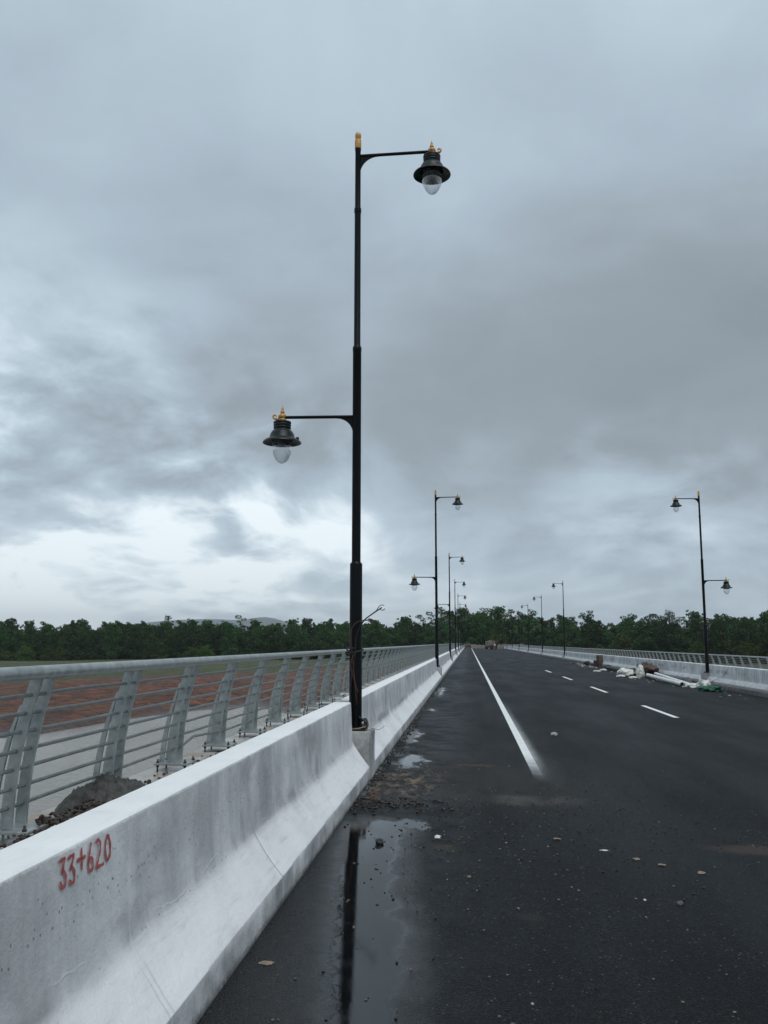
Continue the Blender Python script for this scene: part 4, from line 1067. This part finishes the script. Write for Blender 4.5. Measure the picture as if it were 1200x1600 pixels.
dense = [proto_dense(s, h, wd, M['leafA'], .10, nb) for s, h, wd, nb in ((1, 10.5, 3.0, 26), (2, 11.5, 2.7, 26), (3, 9.6, 3.3, 24), (4, 12.3, 2.5, 26), (5, 10.2, 2.6, 22))]
bush = [proto_dense(s, h, wd, M['leafB'], .08, nb) for s, h, wd, nb in ((11, 5.2, 2.6, 16), (12, 6.4, 2.2, 16), (13, 4.2, 2.8, 14))]
tall = [proto_tall(21, 13.6, M['leafA'], 12), proto_tall(22, 14.5, M['leafA'], 9, (1.2, 0), 1.5), proto_tall(23, 13.0, M['leafC'], 10, (-.8, 0), 2.3), proto_tall(24, 15, M['leafA'], 7, (.3, 0), 1.0, .72)]
hook = proto_tall(25, 14, M['leafC'], 10, (3.0, 0), 1.0, .62, .75, 1.2)
casu = proto_casuarina(31, 14.2, M['leafC'])
made = {}
def tree(name, pm, x, y, s, rz, label, group):
    key = id(pm[0])
    root = empty(name, (x, y, min(zter(x, y), -1.0 if abs(x - 4) < 12 and y > 262 else 99) - .15), rz); root.scale = (s, s, s * 1.0)
    for nm, me in (('crown', pm[0]), ('trunk', pm[1])):
        o = bpy.data.objects.new(nm, me); col.objects.link(o); o.parent = root
    tag(root, label, 'tree', group); return root
def yline(x):
    p = [(-230, 240), (-150, 256), (-100, 276), (-40, 286), (-15, 284), (12, 282), (40, 262), (70, 236), (130, 222), (200, 220)]
    for (a, ya), (c, yc) in zip(p, p[1:]):
        if a <= x <= c: return ya + (yc - ya) * (x - a) / (c - a)
    return 250
rt = random.Random(99)
x = -196.0; i = 0
while x < 132:
    for row in range(3):
        xx = x + rt.uniform(-1.3, 1.3) + (2.2 if row == 1 else 0); yy = yline(xx) + 8 * row + rt.uniform(-2, 2)
        pm = dense[rt.randrange(5)]
        s = rt.uniform(.95, 1.04) * (1.0 if row == 0 else 1.12 + .03 * (row - 1))
        s *= .93 if xx > 20 else (.86 + .06 * max(0, min(1, (xx + 120) / 100)) if xx < -8 else 1)
        if row == 2 and rt.random() < (.22 if xx < -20 else .42): pm = tall[rt.randrange(3)]; s = rt.uniform(.84, 1.0)
        if -14 < xx < 55 and row == 2 and rt.random() < .5: pm = tall[rt.randrange(4)]; s = rt.uniform(.92, 1.08)
        side = 'left of the bridge' if xx < -8 else ('behind the road end' if xx < 24 else 'right of the bridge')
        kind = 'slender loose crowned tree at the back of the forest' if pm in tall else ('dark green bushy tree in the front of the forest' if row == 0 else 'dark green treetop showing over the front trees')
        tree('forest_tree', pm, xx, yy, s, rt.uniform(0, 6.28), kind + ' ' + side, 'trees of the forest ' + side)
    x += 4.0
# lower brighter bushes along the edge of the forest
x = -190.0
while x < 128:
    if rt.random() < (.34 if x < 0 else .62):
        xx = x + rt.uniform(-2, 2); yy = yline(xx) - 4.5 + rt.uniform(-1.5, 1)
        tree('bush', bush[rt.randrange(3)], xx, yy, rt.uniform(.7, 1.1) * (1 if xx > 0 else .75), rt.uniform(0, 6.28), 'yellowish green bush at the foot of the forest ' + ('on the right' if xx > 12 else 'on the left'), 'bushes along the forest edge ' + ('on the right' if xx > 12 else 'on the left'))['category'] = 'bush'
    x += 5.2
for nm, pm, xx, yy, s, rz, lb in (
    ('tall_tree', tall[1], -101, 290, .98, 1.0, 'tree with a small tufted head standing highest above the left forest'),
    ('tall_tree', tall[2], -109, 288, .88, 2.0, 'broad loose topped tree just left of the highest tufted tree'),
    ('tall_tree', tall[0], -38, 300, .93, .4, 'loose leafy tree rising right behind the foreground lamp pole'),
    ('tall_tree', tall[3], -20.5, 302, .88, .2, 'thin trunked tree with a tiny tuft between the first two left lamps'),
    ('tall_tree', tall[0], 5.6, 300, 1.03, 2.2, 'tall tree with clumped crown right above the lorry'),
    ('tall_tree', tall[1], 12, 298, 1.0, 3.3, 'tall slim tree just to the right of the lorry'),
    ('tall_tree', tall[3], 20.5, 290, 1.04, 1.2, 'tall bare stemmed tree with a tuft among the farther right lamps'),
    ('tall_tree', tall[2], 32, 278, .98, .9, 'loose crowned tree left of the second right lamp'),
    ('tall_tree', tall[0], 35.5, 270, 1.08, 4.0, 'tall clumpy tree directly behind the second right lamp'),
    ('hooked_tree', hook, 40.5, 266, .86, 2.7, 'tree whose bare top bends over like a hook'),
    ('tall_tree', tall[0], 46, 262, .99, 5.0, 'dense dark tree right of the hooked tree'),
    ('tall_tree', tall[2], 49.5, 258, .93, 1.7, 'open branched tree left of the feathery casuarina'),
    ('casuarina_tree', casu, 55, 250, .96, 0, 'broad feathery casuarina standing highest in the right forest'),
    ('tall_tree', tall[1], 52.2, 252, .92, 3.0, 'slim tree touching the left side of the feathery casuarina')):
    tree(nm, pm, xx, yy, s, rz, lb, None)
# understorey that closes the forest
g = np.random.default_rng(4)
bl = []
xx = -205.0
while xx < 140:
    bl.append(((xx, yline(xx) + 13 + g.uniform(-3, 3), WATER + 3.2), (3.2, 2.6, 3.6))); xx += 3.4
me = leaf_mesh('undergrowth', bl, 22, .7, M['leafA'], 8); o = bpy.data.objects.new('undergrowth', me); col.objects.link(o); o['kind'] = 'stuff'

# ------------------------------------------------------------------ haze
HAZE = True
if HAZE:
    b = MB(); zt = 215.0; zb = -8.5
    b.box((0, 1700, (zt + zb) / 2), (13400, 10600, zt - zb))
    hz = b.build('haze', None or bpy.data.materials.new('haze_air')); m = hz.data.materials[0]; m.use_nodes = True; t = m.node_tree; t.nodes.clear()
    out = t.nodes.new('ShaderNodeOutputMaterial'); pv = t.nodes.new('ShaderNodeVolumePrincipled'); pv.inputs['Color'].default_value = (.82, .88, .92, 1); pv.inputs['Density'].default_value = .00013; pv.inputs['Anisotropy'].default_value = .1
    t.links.new(pv.outputs[0], out.inputs['Volume']); hz['kind'] = 'stuff'
